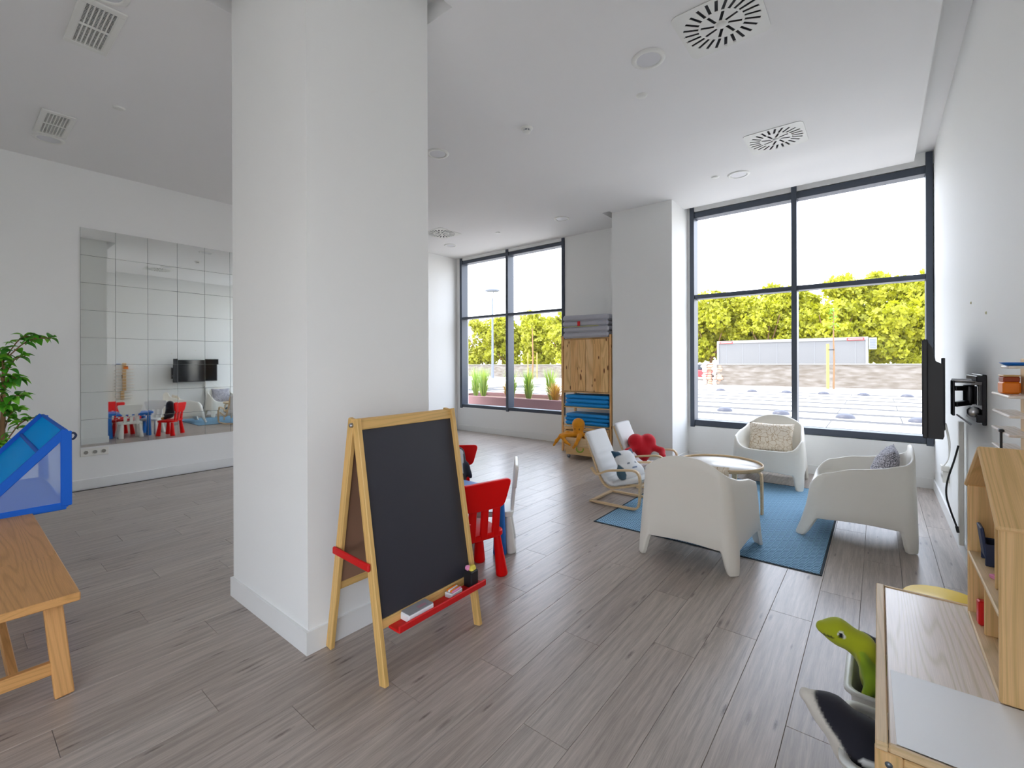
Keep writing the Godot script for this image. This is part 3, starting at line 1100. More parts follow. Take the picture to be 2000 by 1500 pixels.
func mammut_chair(called: String, label: String, m: Material, group: String) -> Node3D:
	# front is -z
	var t := thing(called, label, "chair", Vector3.ZERO, 0.0, group)
	var s := B.new()
	s.extrude(rounded(0.35, 0.31, 0.05, 5), -0.02, 0.02, 0.006)
	mi("seat", s.done(), m, t, pose(0, 0.295, 0, PI / 2))
	for x: float in [-1.0, 1.0]:
		for z: float in [-1.0, 1.0]:
			mi("leg", lathem([Vector2(0.0, -0.14), Vector2(0.038, -0.14), Vector2(0.041, -0.13), Vector2(0.024, 0.13)], 18), m, t, pose(x * 0.145, 0.14, z * 0.125, -z * 0.09, 0, x * 0.09))
	for x: float in [-0.095, 0.0, 0.095]:
		mi("back_slat", cbox(Vector3(0.052, 0.22, 0.024), 0.004), m, t, pose(x, 0.395, 0.155, 0.10))
	var p := B.new()
	var poly := PackedVector2Array()
	var cor := [Vector2(-0.150, -0.095), Vector2(0.150, -0.095), Vector2(0.205, 0.095), Vector2(-0.205, 0.095)]
	for i in 4:
		var c: Vector2 = cor[i]
		var u: Vector2 = (cor[(i + 3) % 4] - c).normalized()
		var v: Vector2 = (cor[(i + 1) % 4] - c).normalized()
		for k in 6:
			var f := k / 5.0
			var a := c + u * 0.045
			var d := c + v * 0.045
			poly.append(a.lerp(c, f).lerp(c.lerp(d, f), f))
	p.extrude(poly, -0.014, 0.014, 0.005)
	mi("back_panel", p.done(), m, t, pose(0, 0.575, 0.175, 0.10))
	return t


func make_play_table() -> void:
	var t := thing("play_table", "blue plastic children's table behind the easel", "table", Vector3(-2.46, 0, -2.34))
	var s := B.new()
	s.extrude(rounded(0.55, 0.76, 0.08, 6), -0.022, 0.022, 0.008)
	mi("table_top", s.done(), M.blue_plastic, t, pose(0, 0.458, 0, PI / 2))
	for x: float in [-1.0, 1.0]:
		for z: float in [-1.0, 1.0]:
			mi("leg", lathem([Vector2(0.0, -0.22), Vector2(0.048, -0.22), Vector2(0.052, -0.21), Vector2(0.034, 0.22)], 20), M.blue_plastic, t, pose(x * 0.215, 0.22, z * 0.305))
	var g := "children's chairs round the blue table"
	var a := mammut_chair("child_chair", "red plastic children's chair with its back to the armchairs, empty, by the easel", M.red_plastic, g)
	a.position = Vector3(-2.185, 0, -2.275)
	a.rotation.y = PI / 2 - 0.235
	copy(a, Vector3(-3.0, 0, -2.93), PI + 0.78 - PI * 0.0, "red plastic children's chair with the black and white plush toy on it")
	var w := mammut_chair("child_chair", "white plastic children's chair between the blue table and the mirror wall", M.white_plastic, g)
	w.position = Vector3(-2.78, 0, -2.31)
	w.rotation.y = -PI / 2
	copy(w, Vector3(-2.40, 0, -2.755), PI / 2 + 0.68, "white plastic children's chair at the window end of the blue table")
	var pm := blob([[Vector3(0, 0.10, 0), 0.085, Vector3(0, 0.20, 0), 0.075], [Vector3(0, 0.27, 0), 0.075, Vector3(0, 0.30, 0.0), 0.07], [Vector3(0, 0.28, -0.06), 0.022, Vector3(0, 0.275, -0.10), 0.008], [Vector3(-0.08, 0.20, 0), 0.03, Vector3(-0.12, 0.10, -0.02), 0.018], [Vector3(0.08, 0.20, 0), 0.03, Vector3(0.12, 0.10, -0.02), 0.018], [Vector3(-0.05, 0.03, -0.04), 0.03, Vector3(-0.06, 0.025, -0.10), 0.025], [Vector3(0.05, 0.03, -0.04), 0.03, Vector3(0.06, 0.025, -0.10), 0.025]], 0.03, 0.013, func(q: Vector3) -> Color:
		if q.y < 0.05 and q.z < -0.06:
			return Color(0.6, 0.35, 0.08)
		if q.z < -0.03 and absf(q.x) < 0.05 and q.y < 0.23:
			return Color(0.75, 0.75, 0.74)
		if q.z < -0.03 and q.y > 0.24 and absf(q.x) > 0.02 and absf(q.x) < 0.055:
			return Color(0.72, 0.72, 0.72)
		return Color(0.02, 0.025, 0.04))
	var o := mi("plush_penguin", pm, M.plush, null, pose(-2.98, 0.322, -2.92, 0, PI + 0.78))
	tag(o, "black plush toy with a white belly seated on the far red chair", "plush toy")


func make_easel() -> void:
	var t := thing("easel", "wooden children's easel with a black chalkboard leaning before the pillar", "easel", Vector3(-1.96, 0, -1.545))
	var top := 1.185
	var hz := 0.308
	for s: float in [1.0, -1.0]:
		# legs as boards with a slanted foot; s = +1 is the end near the camera
		board(t, "front_leg", Vector3(0.228, 0.002, s * hz), Vector3(0.014, top, s * hz), 0.024, 0.046, M.easel, Vector3(1, 0.2, 0), 0.003)
		board(t, "back_leg", Vector3(-0.228, 0.002, s * hz), Vector3(-0.014, top, s * hz), 0.024, 0.046, M.easel, Vector3(-1, 0.2, 0), 0.003)
		board(t, "spreader", Vector3(-0.155, 0.525, s * (hz + 0.022)), Vector3(0.150, 0.515, s * (hz + 0.022)), 0.016, 0.036, M.red_paint, Vector3.UP, 0.005)
		mi("bolt", lathem([Vector2(0.0, 0.010), Vector2(0.009, 0.010), Vector2(0.011, 0.002), Vector2(0.011, -0.006)], 14), M.steel, t, pose(0.0, top - 0.03, s * 0.324, s * PI / 2))
	var at := func(y: float, out: float) -> Vector3: return Vector3(0.230 - 0.216 * y / top + out, y, 0)
	var n := Vector3(1, 0.182, 0).normalized()
	for k: Array in [["top_rail", 1.155, 0.05, 1.0], ["bottom_rail", 0.255, 0.04, 1.0]]:
		var c: Vector3 = at.call(k[1], 0.0)
		board(t, k[0], c + Vector3(0, 0, -hz + 0.012), c + Vector3(0, 0, hz - 0.012), k[2], 0.022, M.easel, n)
	for k: Array in [["top_rail", 1.155, 0.05], ["bottom_rail", 0.33, 0.04]]:
		var c: Vector3 = at.call(k[1], 0.0)
		c.x = -c.x
		board(t, k[0], c + Vector3(0, 0, -hz + 0.012), c + Vector3(0, 0, hz - 0.012), k[2], 0.022, M.easel, Vector3(-n.x, n.y, 0))
	var a: Vector3 = at.call(0.262, -0.004)
	var b: Vector3 = at.call(1.14, -0.004)
	board(t, "chalkboard", a, b, hz * 2 - 0.022, 0.006, M.chalkboard, n, 0.001)
	a = Vector3(-a.x, 0.34, 0)
	b = Vector3(-b.x, b.y, 0)
	board(t, "back_board", Vector3(-(at.call(0.34, -0.004) as Vector3).x, 0.34, 0), b, hz * 2 - 0.022, 0.006, M.hardboard, Vector3(-n.x, n.y, 0), 0.001)
	# red tray
	var tx: float = (at.call(0.25, 0.0) as Vector3).x
	var tray := Node3D.new()
	tray.name = "tray"
	t.add_child(tray)
	board(tray, "tray_floor", Vector3(tx + 0.048, 0.236, -hz - 0.014), Vector3(tx + 0.048, 0.236, hz + 0.014 - 0.06), 0.075, 0.012, M.red_paint)
	board(tray, "tray_lip", Vector3(tx + 0.088, 0.247, -hz - 0.014), Vector3(tx + 0.088, 0.247, hz + 0.014 - 0.06), 0.012, 0.034, M.red_paint, Vector3.UP, 0.004)
	# things on the tray
	var wx := -1.96 + tx + 0.046
	var e := thing("eraser_box", "white box with a printed grey lid on the red easel tray", "box", Vector3(wx, 0.2425, -1.425), 0.0)
	mi("box", cbox(Vector3(0.066, 0.036, 0.155), 0.006), M.paper, e, pose(0, 0.018, 0))
	mi("lid", cbox(Vector3(0.064, 0.004, 0.146), 0.001), M.grey_card, e, pose(0, 0.0375, 0))
	mi("print", cbox(Vector3(0.02, 0.001, 0.05), 0.0003), mat("dull_pink", rgb(176, 130, 140), 0.6), e, pose(0.008, 0.0398, -0.02))
	var c := thing("chalk_box", "small clear box of orange and white chalk on the red easel tray", "chalk box", Vector3(wx, 0.2425, -1.665), 0.1)
	mi("box", cbox(Vector3(0.05, 0.026, 0.085), 0.003), M.lens, c, pose(0, 0.013, 0))
	for k in 4:
		mi("chalk", tubem([Vector3(-0.018 + 0.012 * k, 0.030, -0.034), Vector3(-0.018 + 0.012 * k, 0.030, 0.030)], 0.006, 8), [M.orange, M.paper, M.orange, M.pink][k], c)
	var p := thing("sponge_cup", "black square cup holding a pink and yellow sponge on the easel tray", "cup", Vector3(wx, 0.2425, -1.795), 0.05)
	mi("cup", cbox(Vector3(0.056, 0.085, 0.06), 0.004), M.black, p, pose(0, 0.0425, 0))
	mi("sponge", cbox(Vector3(0.036, 0.03, 0.04), 0.008), M.sponge, p, pose(0.004, 0.092, -0.004, 0.2, 0, 0.3))
	mi("sponge", cbox(Vector3(0.03, 0.026, 0.03), 0.008), M.pink, p, pose(-0.012, 0.095, 0.010, -0.3, 0, -0.2))


func make_cabinet() -> void:
	var t := thing("pine_cabinet", "tall pine shelving unit with two knotty doors beside the window pillar", "cabinet", Vector3(-3.635, 0, -6.62))
	# local: front at z = +0.22
	for x: float in [-0.435, 0.435]:
		for z: float in [-0.20, 0.20]:
			board(t, "post", Vector3(x, 0.0, z), Vector3(x, 1.885, z), 0.04, 0.032, M.knotty_b, Vector3.RIGHT)
		for k in 9:
			board(t, "rung", Vector3(x, 0.16 + 0.2 * k, -0.18), Vector3(x, 0.16 + 0.2 * k, 0.18), 0.018, 0.018, M.knotty)
	for y: float in [0.435, 0.725, 0.975, 1.835]:
		board(t, "shelf", Vector3(-0.415, y, 0), Vector3(0.415, y, 0), 0.40, 0.018, M.knotty)
	for s: float in [-1.0, 1.0]:
		board(t, "cabinet_side", Vector3(s * 0.405, 0.99, 0), Vector3(s * 0.405, 1.82, 0), 0.38, 0.018, M.knotty_b, Vector3.RIGHT)
		var door := Node3D.new()
		door.name = "door"
		t.add_child(door, true)
		for k in 3:
			var x := s * 0.2025 + (k - 1) * 0.1335
			board(door, "door_plank", Vector3(x, 0.99, 0.208), Vector3(x, 1.822, 0.208), 0.1325, 0.018, M["knot%d" % (k + (3 if s > 0 else 0))], Vector3(0, 0, 1), 0.002)
	board(t, "back_panel", Vector3(-0.41, 1.40, -0.19), Vector3(0.41, 1.40, -0.19), 0.84, 0.008, M.knotty, Vector3(0, 0, 1))
	# gym mats, folded on the two shelves
	var g := "blue gym mats on the pine shelves"
	for k in 7:
		var up := k < 3
		var y: float = 0.734 + 0.066 * k + 0.033 if up else 0.444 + 0.062 * (k - 3) + 0.031
		var b := B.new()
		b.bev(Vector3.ZERO, Vector3(0.80 - 0.02 * (k % 2), 0.060 if up else 0.057, 0.38), 0.022)
		if k == 6:
			continue
		var o := mi("gym_mat", b.done(), M.mat_blue, null, pose(-3.635 + 0.004 * (k % 3), y, -6.60 + 0.006 * (k % 2)))
		tag(o, ["bottom", "middle", "top", "bottom", "middle", "top"][k] + " blue gym mat on the " + ("upper" if up else "lower") + " open shelf of the pine unit", "gym mat", g)
	# grey folding mattress on top
	var ms := thing("folding_mattress", "grey folded foam mattress with a red tag on top of the pine unit", "mattress", Vector3(-3.63, 1.846, -6.60))
	for k in 4:
		var b := B.new()
		b.bev(Vector3.ZERO, Vector3(0.82, 0.090, 0.46), 0.026)
		mi("fold", b.done(), M.mattress, ms, pose(0.012 * (k % 2) - 0.004 * k, 0.046 + 0.091 * k, 0.004 * (k % 2), 0, 0.01 * (k - 1), -0.006 * k))
	mi("piping", cbox(Vector3(0.66, 0.006, 0.006), 0.001), M.piping, ms, pose(-0.08, 0.182, 0.234))
	mi("tag", cbox(Vector3(0.05, 0.075, 0.006), 0.002), M.red_paint, ms, pose(-0.10, 0.228, 0.238))
	# slatted crate on the bottom
	var c := thing("slatted_crate", "slatted pine crate on the floor of the shelving unit", "crate", Vector3(-3.635, 0.0, -6.60))
	for k in 6:
		board(c, "slat", Vector3(-0.40, 0.055 + 0.066 * k, 0.185), Vector3(0.40, 0.055 + 0.066 * k, 0.185), 0.048, 0.012, M.knotty, Vector3(0, 0, 1))
	for s: float in [-1.0, 1.0]:
		board(c, "corner_post", Vector3(s * 0.385, 0.0, 0.165), Vector3(s * 0.385, 0.41, 0.165), 0.03, 0.03, M.knotty_b, Vector3.RIGHT)
		board(c, "corner_post", Vector3(s * 0.385, 0.0, -0.165), Vector3(s * 0.385, 0.41, -0.165), 0.03, 0.03, M.knotty_b, Vector3.RIGHT)
		board(c, "side", Vector3(s * 0.396, 0.20, -0.18), Vector3(s * 0.396, 0.20, 0.18), 0.36, 0.010, M.knotty, Vector3.RIGHT)
	board(c, "crate_floor", Vector3(-0.38, 0.02, 0), Vector3(0.38, 0.02, 0), 0.32, 0.012, M.knotty)
	# toy crate on wheels with the octopus
	var w := thing("toy_crate", "pine toy crate on casters with a green handle before the shelving unit", "crate", Vector3(-3.49, 0, -6.13), 0.05)
	for s: float in [-1.0, 1.0]:
		for k in 2:
			board(w, "front_board" if s > 0 else "back_board", Vector3(-0.24, 0.125 + 0.128 * k, s * 0.16), Vector3(0.24, 0.125 + 0.128 * k, s * 0.16), 0.125, 0.014, M.pine_pale if k else M.pine, Vector3(0, 0, 1))
		board(w, "end_board", Vector3(s * 0.235, 0.19, -0.15), Vector3(s * 0.235, 0.19, 0.15), 0.25, 0.014, M.pine, Vector3.RIGHT)
		for z: float in [-0.12, 0.12]:
			var q := mi("caster", lathem([Vector2(0.0, -0.010), Vector2(0.024, -0.010), Vector2(0.027, -0.006), Vector2(0.027, 0.006), Vector2(0.024, 0.010), Vector2(0.0, 0.010)], 18), M.lamp_grey, w, pose(s * 0.215, 0.027, z, PI / 2))
			mi("fork", cbox(Vector3(0.03, 0.026, 0.05), 0.003), M.steel, q, pose(0, 0, -0.026))
	board(w, "crate_floor", Vector3(-0.23, 0.07, 0), Vector3(0.23, 0.07, 0), 0.30, 0.012, M.pine)
	mi("handle", tubem(curve([Vector3(-0.055, 0.175, 0.17), Vector3(-0.05, 0.135, 0.178), Vector3(0.0, 0.112, 0.182), Vector3(0.05, 0.135, 0.178), Vector3(0.055, 0.175, 0.17)], 5), 0.009, 8), mat("lime", rgb(150, 180, 60), 0.7), w)
	var bones := [[Vector3(0, 0.50, 0), 0.098, Vector3(0, 0.47, 0), 0.092], [Vector3(0, 0.44, 0), 0.07, Vector3(0, 0.36, 0.0), 0.075]]
	var legs := [[Vector3(-0.05, 0.35, 0.02), Vector3(-0.16, 0.36, 0.06), Vector3(-0.25, 0.32, 0.10), Vector3(-0.31, 0.24, 0.13), Vector3(-0.35, 0.17, 0.15)],
		[Vector3(-0.04, 0.34, 0.05), Vector3(-0.16, 0.33, 0.13), Vector3(-0.20, 0.32, 0.175), Vector3(-0.12, 0.25, 0.205), Vector3(-0.05, 0.21, 0.205)],
		[Vector3(0.04, 0.34, 0.05), Vector3(0.08, 0.34, 0.14), Vector3(0.085, 0.315, 0.19), Vector3(0.05, 0.23, 0.208), Vector3(0.005, 0.17, 0.208)],
		[Vector3(0.05, 0.34, 0.0), Vector3(0.15, 0.33, 0.02), Vector3(0.2, 0.26, 0.03)], [Vector3(0.0, 0.34, -0.05), Vector3(0.05, 0.31, -0.1), Vector3(0.1, 0.24, -0.11)], [Vector3(-0.05, 0.34, -0.05), Vector3(-0.10, 0.3, -0.10), Vector3(-0.16, 0.24, -0.11)]]
	for l: Array in legs:
		for i in l.size() - 1:
			bones.append([l[i], 0.034 - 0.004 * i, l[i + 1], 0.030 - 0.004 * i])
	var om := blob(bones, 0.03, 0.014, func(q: Vector3) -> Color:
		if q.z > 0.06 and absf(absf(q.x - 0.01) - 0.035) < 0.010 and absf(q.y - 0.435) < 0.013:
			return Color(0.20, 0.06, 0.01)
		return Color(0.83, 0.33, 0.015) if fposmod(q.y * 60.0, 1.0) < 0.85 else Color(0.75, 0.28, 0.012))
	var o := mi("plush_octopus", om, M.plush, null, pose(-3.605, 0.0, -6.13, 0, 0.12))
	tag(o, "orange plush octopus sprawling over the pine toy crate", "plush toy")


func make_bench_corner() -> void:
	var t := thing("bench", "long oak bench with splayed board legs carrying the blue tent", "bench", Vector3(-4.085, 0, -0.185))
	board(t, "bench_top", Vector3(-1.36, 0.4375, 0), Vector3(1.36, 0.4375, 0), 0.385, 0.036, M.oak, Vector3.UP, 0.004)
	for s: float in [-1.0, 1.0]:
		for z: float in [-1.0, 1.0]:
			board(t, "leg", Vector3(s * 1.29, 0.0, z * 0.148), Vector3(s * 1.19, 0.425, z * 0.118), 0.062, 0.05, M.oak, Vector3(s, 0, 0), 0.004)
		board(t, "stretcher", Vector3(s * 1.262, 0.125, -0.13), Vector3(s * 1.262, 0.125, 0.13), 0.03, 0.055, M.oak)
		board(t, "rail", Vector3(s * 1.20, 0.400, -0.15), Vector3(s * 1.20, 0.400, 0.15), 0.05, 0.04, M.oak)
	board(t, "long_stretcher", Vector3(-1.25, 0.125, 0), Vector3(1.25, 0.125, 0), 0.03, 0.05, M.oak)
	# blue pop-up tent: a wedge with net walls
	var k := thing("pop_up_tent", "blue fabric toy tent with white net sides on the oak bench", "tent", Vector3(-4.42, 0.4555, -0.54))
	var A := Vector3(0, 0.012, 0)
	var P := Vector3(0, 0.53, 0)
	var C := Vector3(0, 0.012, 0.46)
	var D := Vector3(-1.15, 0, 0)
	var Up := Vector3(0, 0.03, 0)
	var rf := B.new()
	rf.quad(P, P + D + Up, C + D, C)
	mi("roof", rf.done(), M.tent_roof, k)
	rf = B.new()
	rf.tri(A, P, C)
	mi("front_net", rf.done(), M.tent_net, k)
	rf = B.new()
	rf.tri(A + D, C + D, P + D + Up)
	mi("back_net", rf.done(), M.tent_net, k)
	rf = B.new()
	rf.quad(A, A + D, P + D + Up, P)
	mi("side_net", rf.done(), M.tent_net, k)
	mi("tent_floor", cbox(Vector3(1.15, 0.008, 0.46), 0.002), M.tent_blue, k, pose(-0.575, 0.006, 0.23))
	for q: Array in [[A, P, 0.058, 0.017], [P, C, 0.054, 0.014], [A, C, 0.05, 0.011], [A + D, P + D + Up, 0.06, 0.017], [P + D + Up, C + D, 0.06, 0.014], [A + D, C + D, 0.05, 0.011]]:
		board(k, "trim", q[0], q[1], q[2], q[3], M.tent_blue, Vector3.RIGHT, 0.004)
	for q: Array in [[P, P + D + Up], [C, C + D], [A, A + D], [P.lerp(C, 0.28) + Vector3(0, 0.004, 0), (P + D + Up).lerp(C + D, 0.28) + Vector3(0, 0.004, 0)]]:
		mi("seam", tubem([q[0], q[1]], 0.012, 8), M.tent_blue, k)
	mi("loop", tubem(curve([Vector3(0.0, 0.50, -0.01), Vector3(0.0, 0.515, -0.035), Vector3(0.0, 0.495, -0.05), Vector3(0.0, 0.47, -0.035), Vector3(0.0, 0.48, -0.012)], 4), 0.007, 8), M.navy, k)
	mi("label", cbox(Vector3(0.002, 0.05, 0.08), 0.0005), M.paper, k, pose(-1.10, 0.20, 0.10))
	# artificial tree behind
	var pl := thing("potted_tree", "leafy green potted tree standing between the tent and the mirror wall", "plant", Vector3(-6.15, 0, -0.345))
	mi("pot", lathem([Vector2(0.0, 0.0), Vector2(0.13, 0.0), Vector2(0.17, 0.30), Vector2(0.175, 0.31), Vector2(0.155, 0.31), Vector2(0.15, 0.27)], 28), M.grey_card, pl)
	mi("soil", lathem([Vector2(0.0, 0.275), Vector2(0.152, 0.27)], 24), M.soil, pl)
	mi("trunk", tubem(curve([Vector3(0, 0.27, 0), Vector3(0.01, 0.7, 0.01), Vector3(-0.01, 1.1, 0), Vector3(0, 1.5, 0.0)], 4), [0.022, 0.021, 0.020, 0.020, 0.019, 0.018, 0.018, 0.017, 0.016, 0.014, 0.012, 0.010, 0.006], 8), M.bark, pl)
	var lm := []
	for j in 3:
		var b := B.new()
		var w: float = [0.022, 0.027, 0.019][j]
		var l: float = [0.075, 0.085, 0.065][j]
		var rows := []
		for i in 6:
			var f := i / 5.0
			var ww := w * sin(PI * pow(f, 0.75)) + 0.0004
			rows.append(PackedVector3Array([Vector3(l * f, 0.010 * sin(f * 3.0) - 0.012 * f * f + 0.35 * ww, -ww), Vector3(l * f, 0.010 * sin(f * 3.0) - 0.012 * f * f, 0), Vector3(l * f, 0.010 * sin(f * 3.0) - 0.012 * f * f + 0.35 * ww, ww)]))
		b.grid(rows, false, 0)
		lm.append(b.done())
	rng.seed = 77
	var count := 0
	for br in 17:
		var y := 0.70 + 0.060 * br
		var an := 2.4 * br + 0.5
		var reach := rng.randf_range(0.09, 0.17)
		if y > 1.0 and y < 1.4:
			reach *= 0.75
		var end := Vector3(cos(an) * reach, y + rng.randf_range(0.02, 0.12), sin(an) * reach)
		if br == 15:
			end = Vector3(0.08, 1.70, -0.30)
		elif br == 16:
			end = Vector3(0.03, 1.69, -0.22)
		elif br == 2:
			end = Vector3(0.03, 0.96, -0.20)
		var path := curve([Vector3(0, minf(y - 0.1, 1.48), 0), Vector3(end.x * 0.5, (y + end.y) / 2 + 0.02, end.z * 0.5), end], 4)
		mi("branch", tubem(path, 0.005, 6), M.bark, pl)
		for q in 17:
			var f := 0.25 + 0.75 * q / 16.0
			var pos: Vector3 = path[int(f * 8)].lerp(path[mini(int(f * 8) + 1, 8)], fposmod(f * 8, 1.0))
			var bs := Basis.from_euler(Vector3(rng.randf_range(-0.5, 0.5), rng.randf() * TAU, rng.randf_range(-0.7, 0.5)))
			mi("leaf", lm[rng.randi() % 3], M["leaf%d" % (rng.randi() % 3)], pl, Transform3D(bs.scaled(Vector3.ONE * rng.randf_range(1.0, 1.5)), pos))
			count += 1


func make_right_side() -> void:
	# television on a swivel arm
	var ang := -0.058
	var t := thing("television", "flat black television seen edge-on, turned out from the right wall on an arm", "television", Vector3(0.28, 0.972, -4.36), ang)
	mi("panel", cbox(Vector3(0.026, 0.615, 1.10), 0.006), M.black, t, pose(-0.02, 0.3075, 0))
	mi("display", cbox(Vector3(0.003, 0.585, 1.07), 0.001), M.screen, t, pose(-0.0345, 0.315, 0))
	var b := B.new()
	var poly := PackedVector2Array([Vector2(-0.008, 0.0), Vector2(0.060, 0.0), Vector2(0.066, 0.02), Vector2(0.066, 0.075), Vector2(0.060, 0.09), Vector2(0.060, 0.46), Vector2(0.028, 0.48), Vector2(0.014, 0.56), Vector2(-0.008, 0.60)])
	b.extrude(poly, -0.53, 0.53)
	mi("back_housing", b.done(), M.black, t)
	for z: float in [-0.1, 0.1]:
		mi("bracket", cbox(Vector3(0.014, 0.46, 0.035), 0.003), M.black_metal, t, pose(0.067, 0.27, 0.27 + z))
	var m := thing("tv_wall_mount", "black metal wall bracket with silver joints behind the television", "wall mount", Vector3(XR, 1.22, -4.04))
	mi("wall_plate", cbox(Vector3(0.02, 0.30, 0.40), 0.003), M.black_metal, m, pose(-0.011, 0, 0))
	mi("rail", cbox(Vector3(0.03, 0.035, 0.40), 0.004), M.black_metal, m, pose(-0.03, 0.125, 0))
	mi("rail", cbox(Vector3(0.03, 0.05, 0.40), 0.004), M.black_metal, m, pose(-0.03, -0.11, 0))
	mi("cover", cbox(Vector3(0.010, 0.12, 0.10), 0.003), M.steel, m, pose(-0.026, 0.02, 0.04))
	mi("joint", lathem([Vector2(0.0, -0.06), Vector2(0.028, -0.06), Vector2(0.03, -0.05), Vector2(0.03, 0.05), Vector2(0.028, 0.06), Vector2(0.0, 0.06)], 20), M.black_metal, m, pose(-0.05, 0.02, -0.02))
	mi("knob", lathem([Vector2(0.0, 0.03), Vector2(0.024, 0.03), Vector2(0.032, 0.02), Vector2(0.032, 0.0)], 20), M.steel, m, pose(-0.05, -0.075, 0.15, PI / 2))
	for q: Array in [[Vector3(-0.05, 0.06, -0.02), Vector3(-0.128, 0.06, 0.04)], [Vector3(-0.05, -0.03, -0.02), Vector3(-0.128, -0.04, 0.06)]]:
		board(m, "arm", q[0], q[1], 0.035, 0.03, M.black_metal)
	mi("arm_tube", tubem([Vector3(-0.03, 0.108, 0.02), Vector3(-0.135, 0.108, 0.02)], 0.013, 12), M.steel, m)
	mi("head_plate", cbox(Vector3(0.012, 0.22, 0.10), 0.003), M.black_metal, m, pose(-0.132, 0.0, 0.04))
	mi("lever", tubem([Vector3(-0.12, -0.10, 0.1), Vector3(-0.06, -0.155, 0.14)], 0.005, 8), M.steel, m)
	# cable duct, cords, socket
	var o := mi("cable_duct", cbox(Vector3(0.028, 0.90, 0.06), 0.003), M.socket, null, pose(XR - 0.0285, 0.56, -4.66))
	tag(o, "white vertical cable duct on the right wall below the television mount", "cable duct")
	o = mi("power_cable", tubem(curve([Vector3(0.455, 0.835, -4.63), Vector3(0.43, 0.73, -4.60), Vector3(0.395, 0.58, -4.60), Vector3(0.388, 0.47, -4.60), Vector3(0.41, 0.36, -4.59), Vector3(0.442, 0.25, -4.58)], 6), 0.006, 8), M.black, null)
	tag(o, "loose black cable hanging from the cable duct on the right wall", "cable")
	var plug := mi("plug", tubem([Vector3(0.440, 0.258, -4.58), Vector3(0.447, 0.215, -4.577)], [0.010, 0.008], 10), M.black, o)
	plug.transform = Transform3D()
	var ws := thing("wall_socket", "white double socket box on the right wall near the window corner", "wall socket", Vector3(XR, 0.40, -5.75))
	mi("cover", cbox(Vector3(0.045, 0.10, 0.16), 0.005), M.socket, ws, pose(-0.023, 0, 0))
	mi("upper_box", cbox(Vector3(0.055, 0.05, 0.12), 0.005), M.socket, ws, pose(-0.028, 0.08, 0.03))
	for k in 2:
		mi("cup", lathem([Vector2(0.0, 0.001), Vector2(0.02, 0.001)], 18), M.socket_hole, ws, pose(-0.046, 0, -0.04 + 0.08 * k, 0, 0, PI / 2))
	for k in 2:
		o = mi("white_cord", tubem(curve([Vector3(0.40, 0.98, -4.75 - 0.12 * k), Vector3(0.44, 0.8, -4.95 - 0.1 * k), Vector3(0.465, 0.62, -5.35), Vector3(0.462, 0.50, -5.68 - 0.03 * k)], 6), 0.004, 6), M.socket, null)
		tag(o, "thin white cord running from the television down to the wall socket", "cord", "white cords at the television")
	for q: Array in [[1.85, -4.41, "upper left"], [1.735, -3.85, "lower right"]]:
		o = mi("wall_plug", lathem([Vector2(0.0, 0.006), Vector2(0.007, 0.006), Vector2(0.009, 0.0)], 12), mat("plug_tan", rgb(214, 208, 170), 0.6), null, pose(XR, q[0], q[1], 0, 0, PI / 2))
		tag(o, "tiny pale wall plug above the television, the " + ("higher" if q[0] > 1.8 else "lower") + " of two", "wall plug")
	# slat shelf on the wall
	var w := thing("slat_shelf", "birch wall shelf of many thin slats on one upright, beyond the dollhouse", "shelf", Vector3(XR, 0.58, -2.86))
	board(w, "upright", Vector3(-0.012, 0.0, 0), Vector3(-0.012, 0.88, 0), 0.075, 0.022, M.pine, Vector3.RIGHT)
	var ys := [1.425, 1.304, 1.226, 1.148, 1.07, 0.99, 0.915, 0.84, 0.765, 0.69, 0.62]
	for k in ys.size():
		board(w, "slat", Vector3(-0.052, ys[k] - 0.58, (-0.19 if k else 0.03) + 0.012 * (k % 3)), Vector3(-0.052, ys[k] - 0.58, 0.185 - 0.01 * (k % 2)), 0.078, 0.011, M.whitewash)
	var ob := thing("orange_box", "small orange toy box with a brown top on the slat shelf", "toy box", Vector3(0.442, 1.3098, -2.885), 0.05)
	mi("box", cbox(Vector3(0.055, 0.05, 0.085), 0.006), M.orange, ob, pose(0, 0.026, 0))
	mi("lid", cbox(Vector3(0.05, 0.024, 0.078), 0.004), M.rust, ob, pose(0, 0.062, 0))
	mi("cap", cbox(Vector3(0.053, 0.007, 0.083), 0.003), M.pine, ob, pose(0, 0.0775, 0))
	var hk := thing("black_hook", "small black hook hanging from a slat of the wall shelf", "hook", Vector3(0.405, 1.145, -2.80))
	mi("clip", cbox(Vector3(0.016, 0.012, 0.03), 0.002), M.black, hk, pose(0, 0.012, 0))
	mi("shank", cbox(Vector3(0.008, 0.075, 0.012), 0.002), M.black, hk, pose(0, -0.03, 0))
	o = mi("blue_saucer", lathem([Vector2(0.0, 0.0), Vector2(0.03, 0.0), Vector2(0.05, 0.012), Vector2(0.048, 0.014), Vector2(0.0, 0.006)], 24), M.blue_plastic, null, pose(0.44, 1.4310, -2.735))
	tag(o, "small blue dish on the top slat of the wall shelf", "dish")
	# storage bench with bins
	var f := thing("storage_bench", "low pine storage bench with a whitewashed top under the dollhouse", "storage bench", Vector3(0.24, 0, -1.985))
	# local: x -0.25..0.25, z -0.52..0.52
	board(f, "top_panel", Vector3(0.0, 0.489, -0.5065), Vector3(0.0, 0.489, 0.5065), 0.4425, 0.016, M.whitewash)
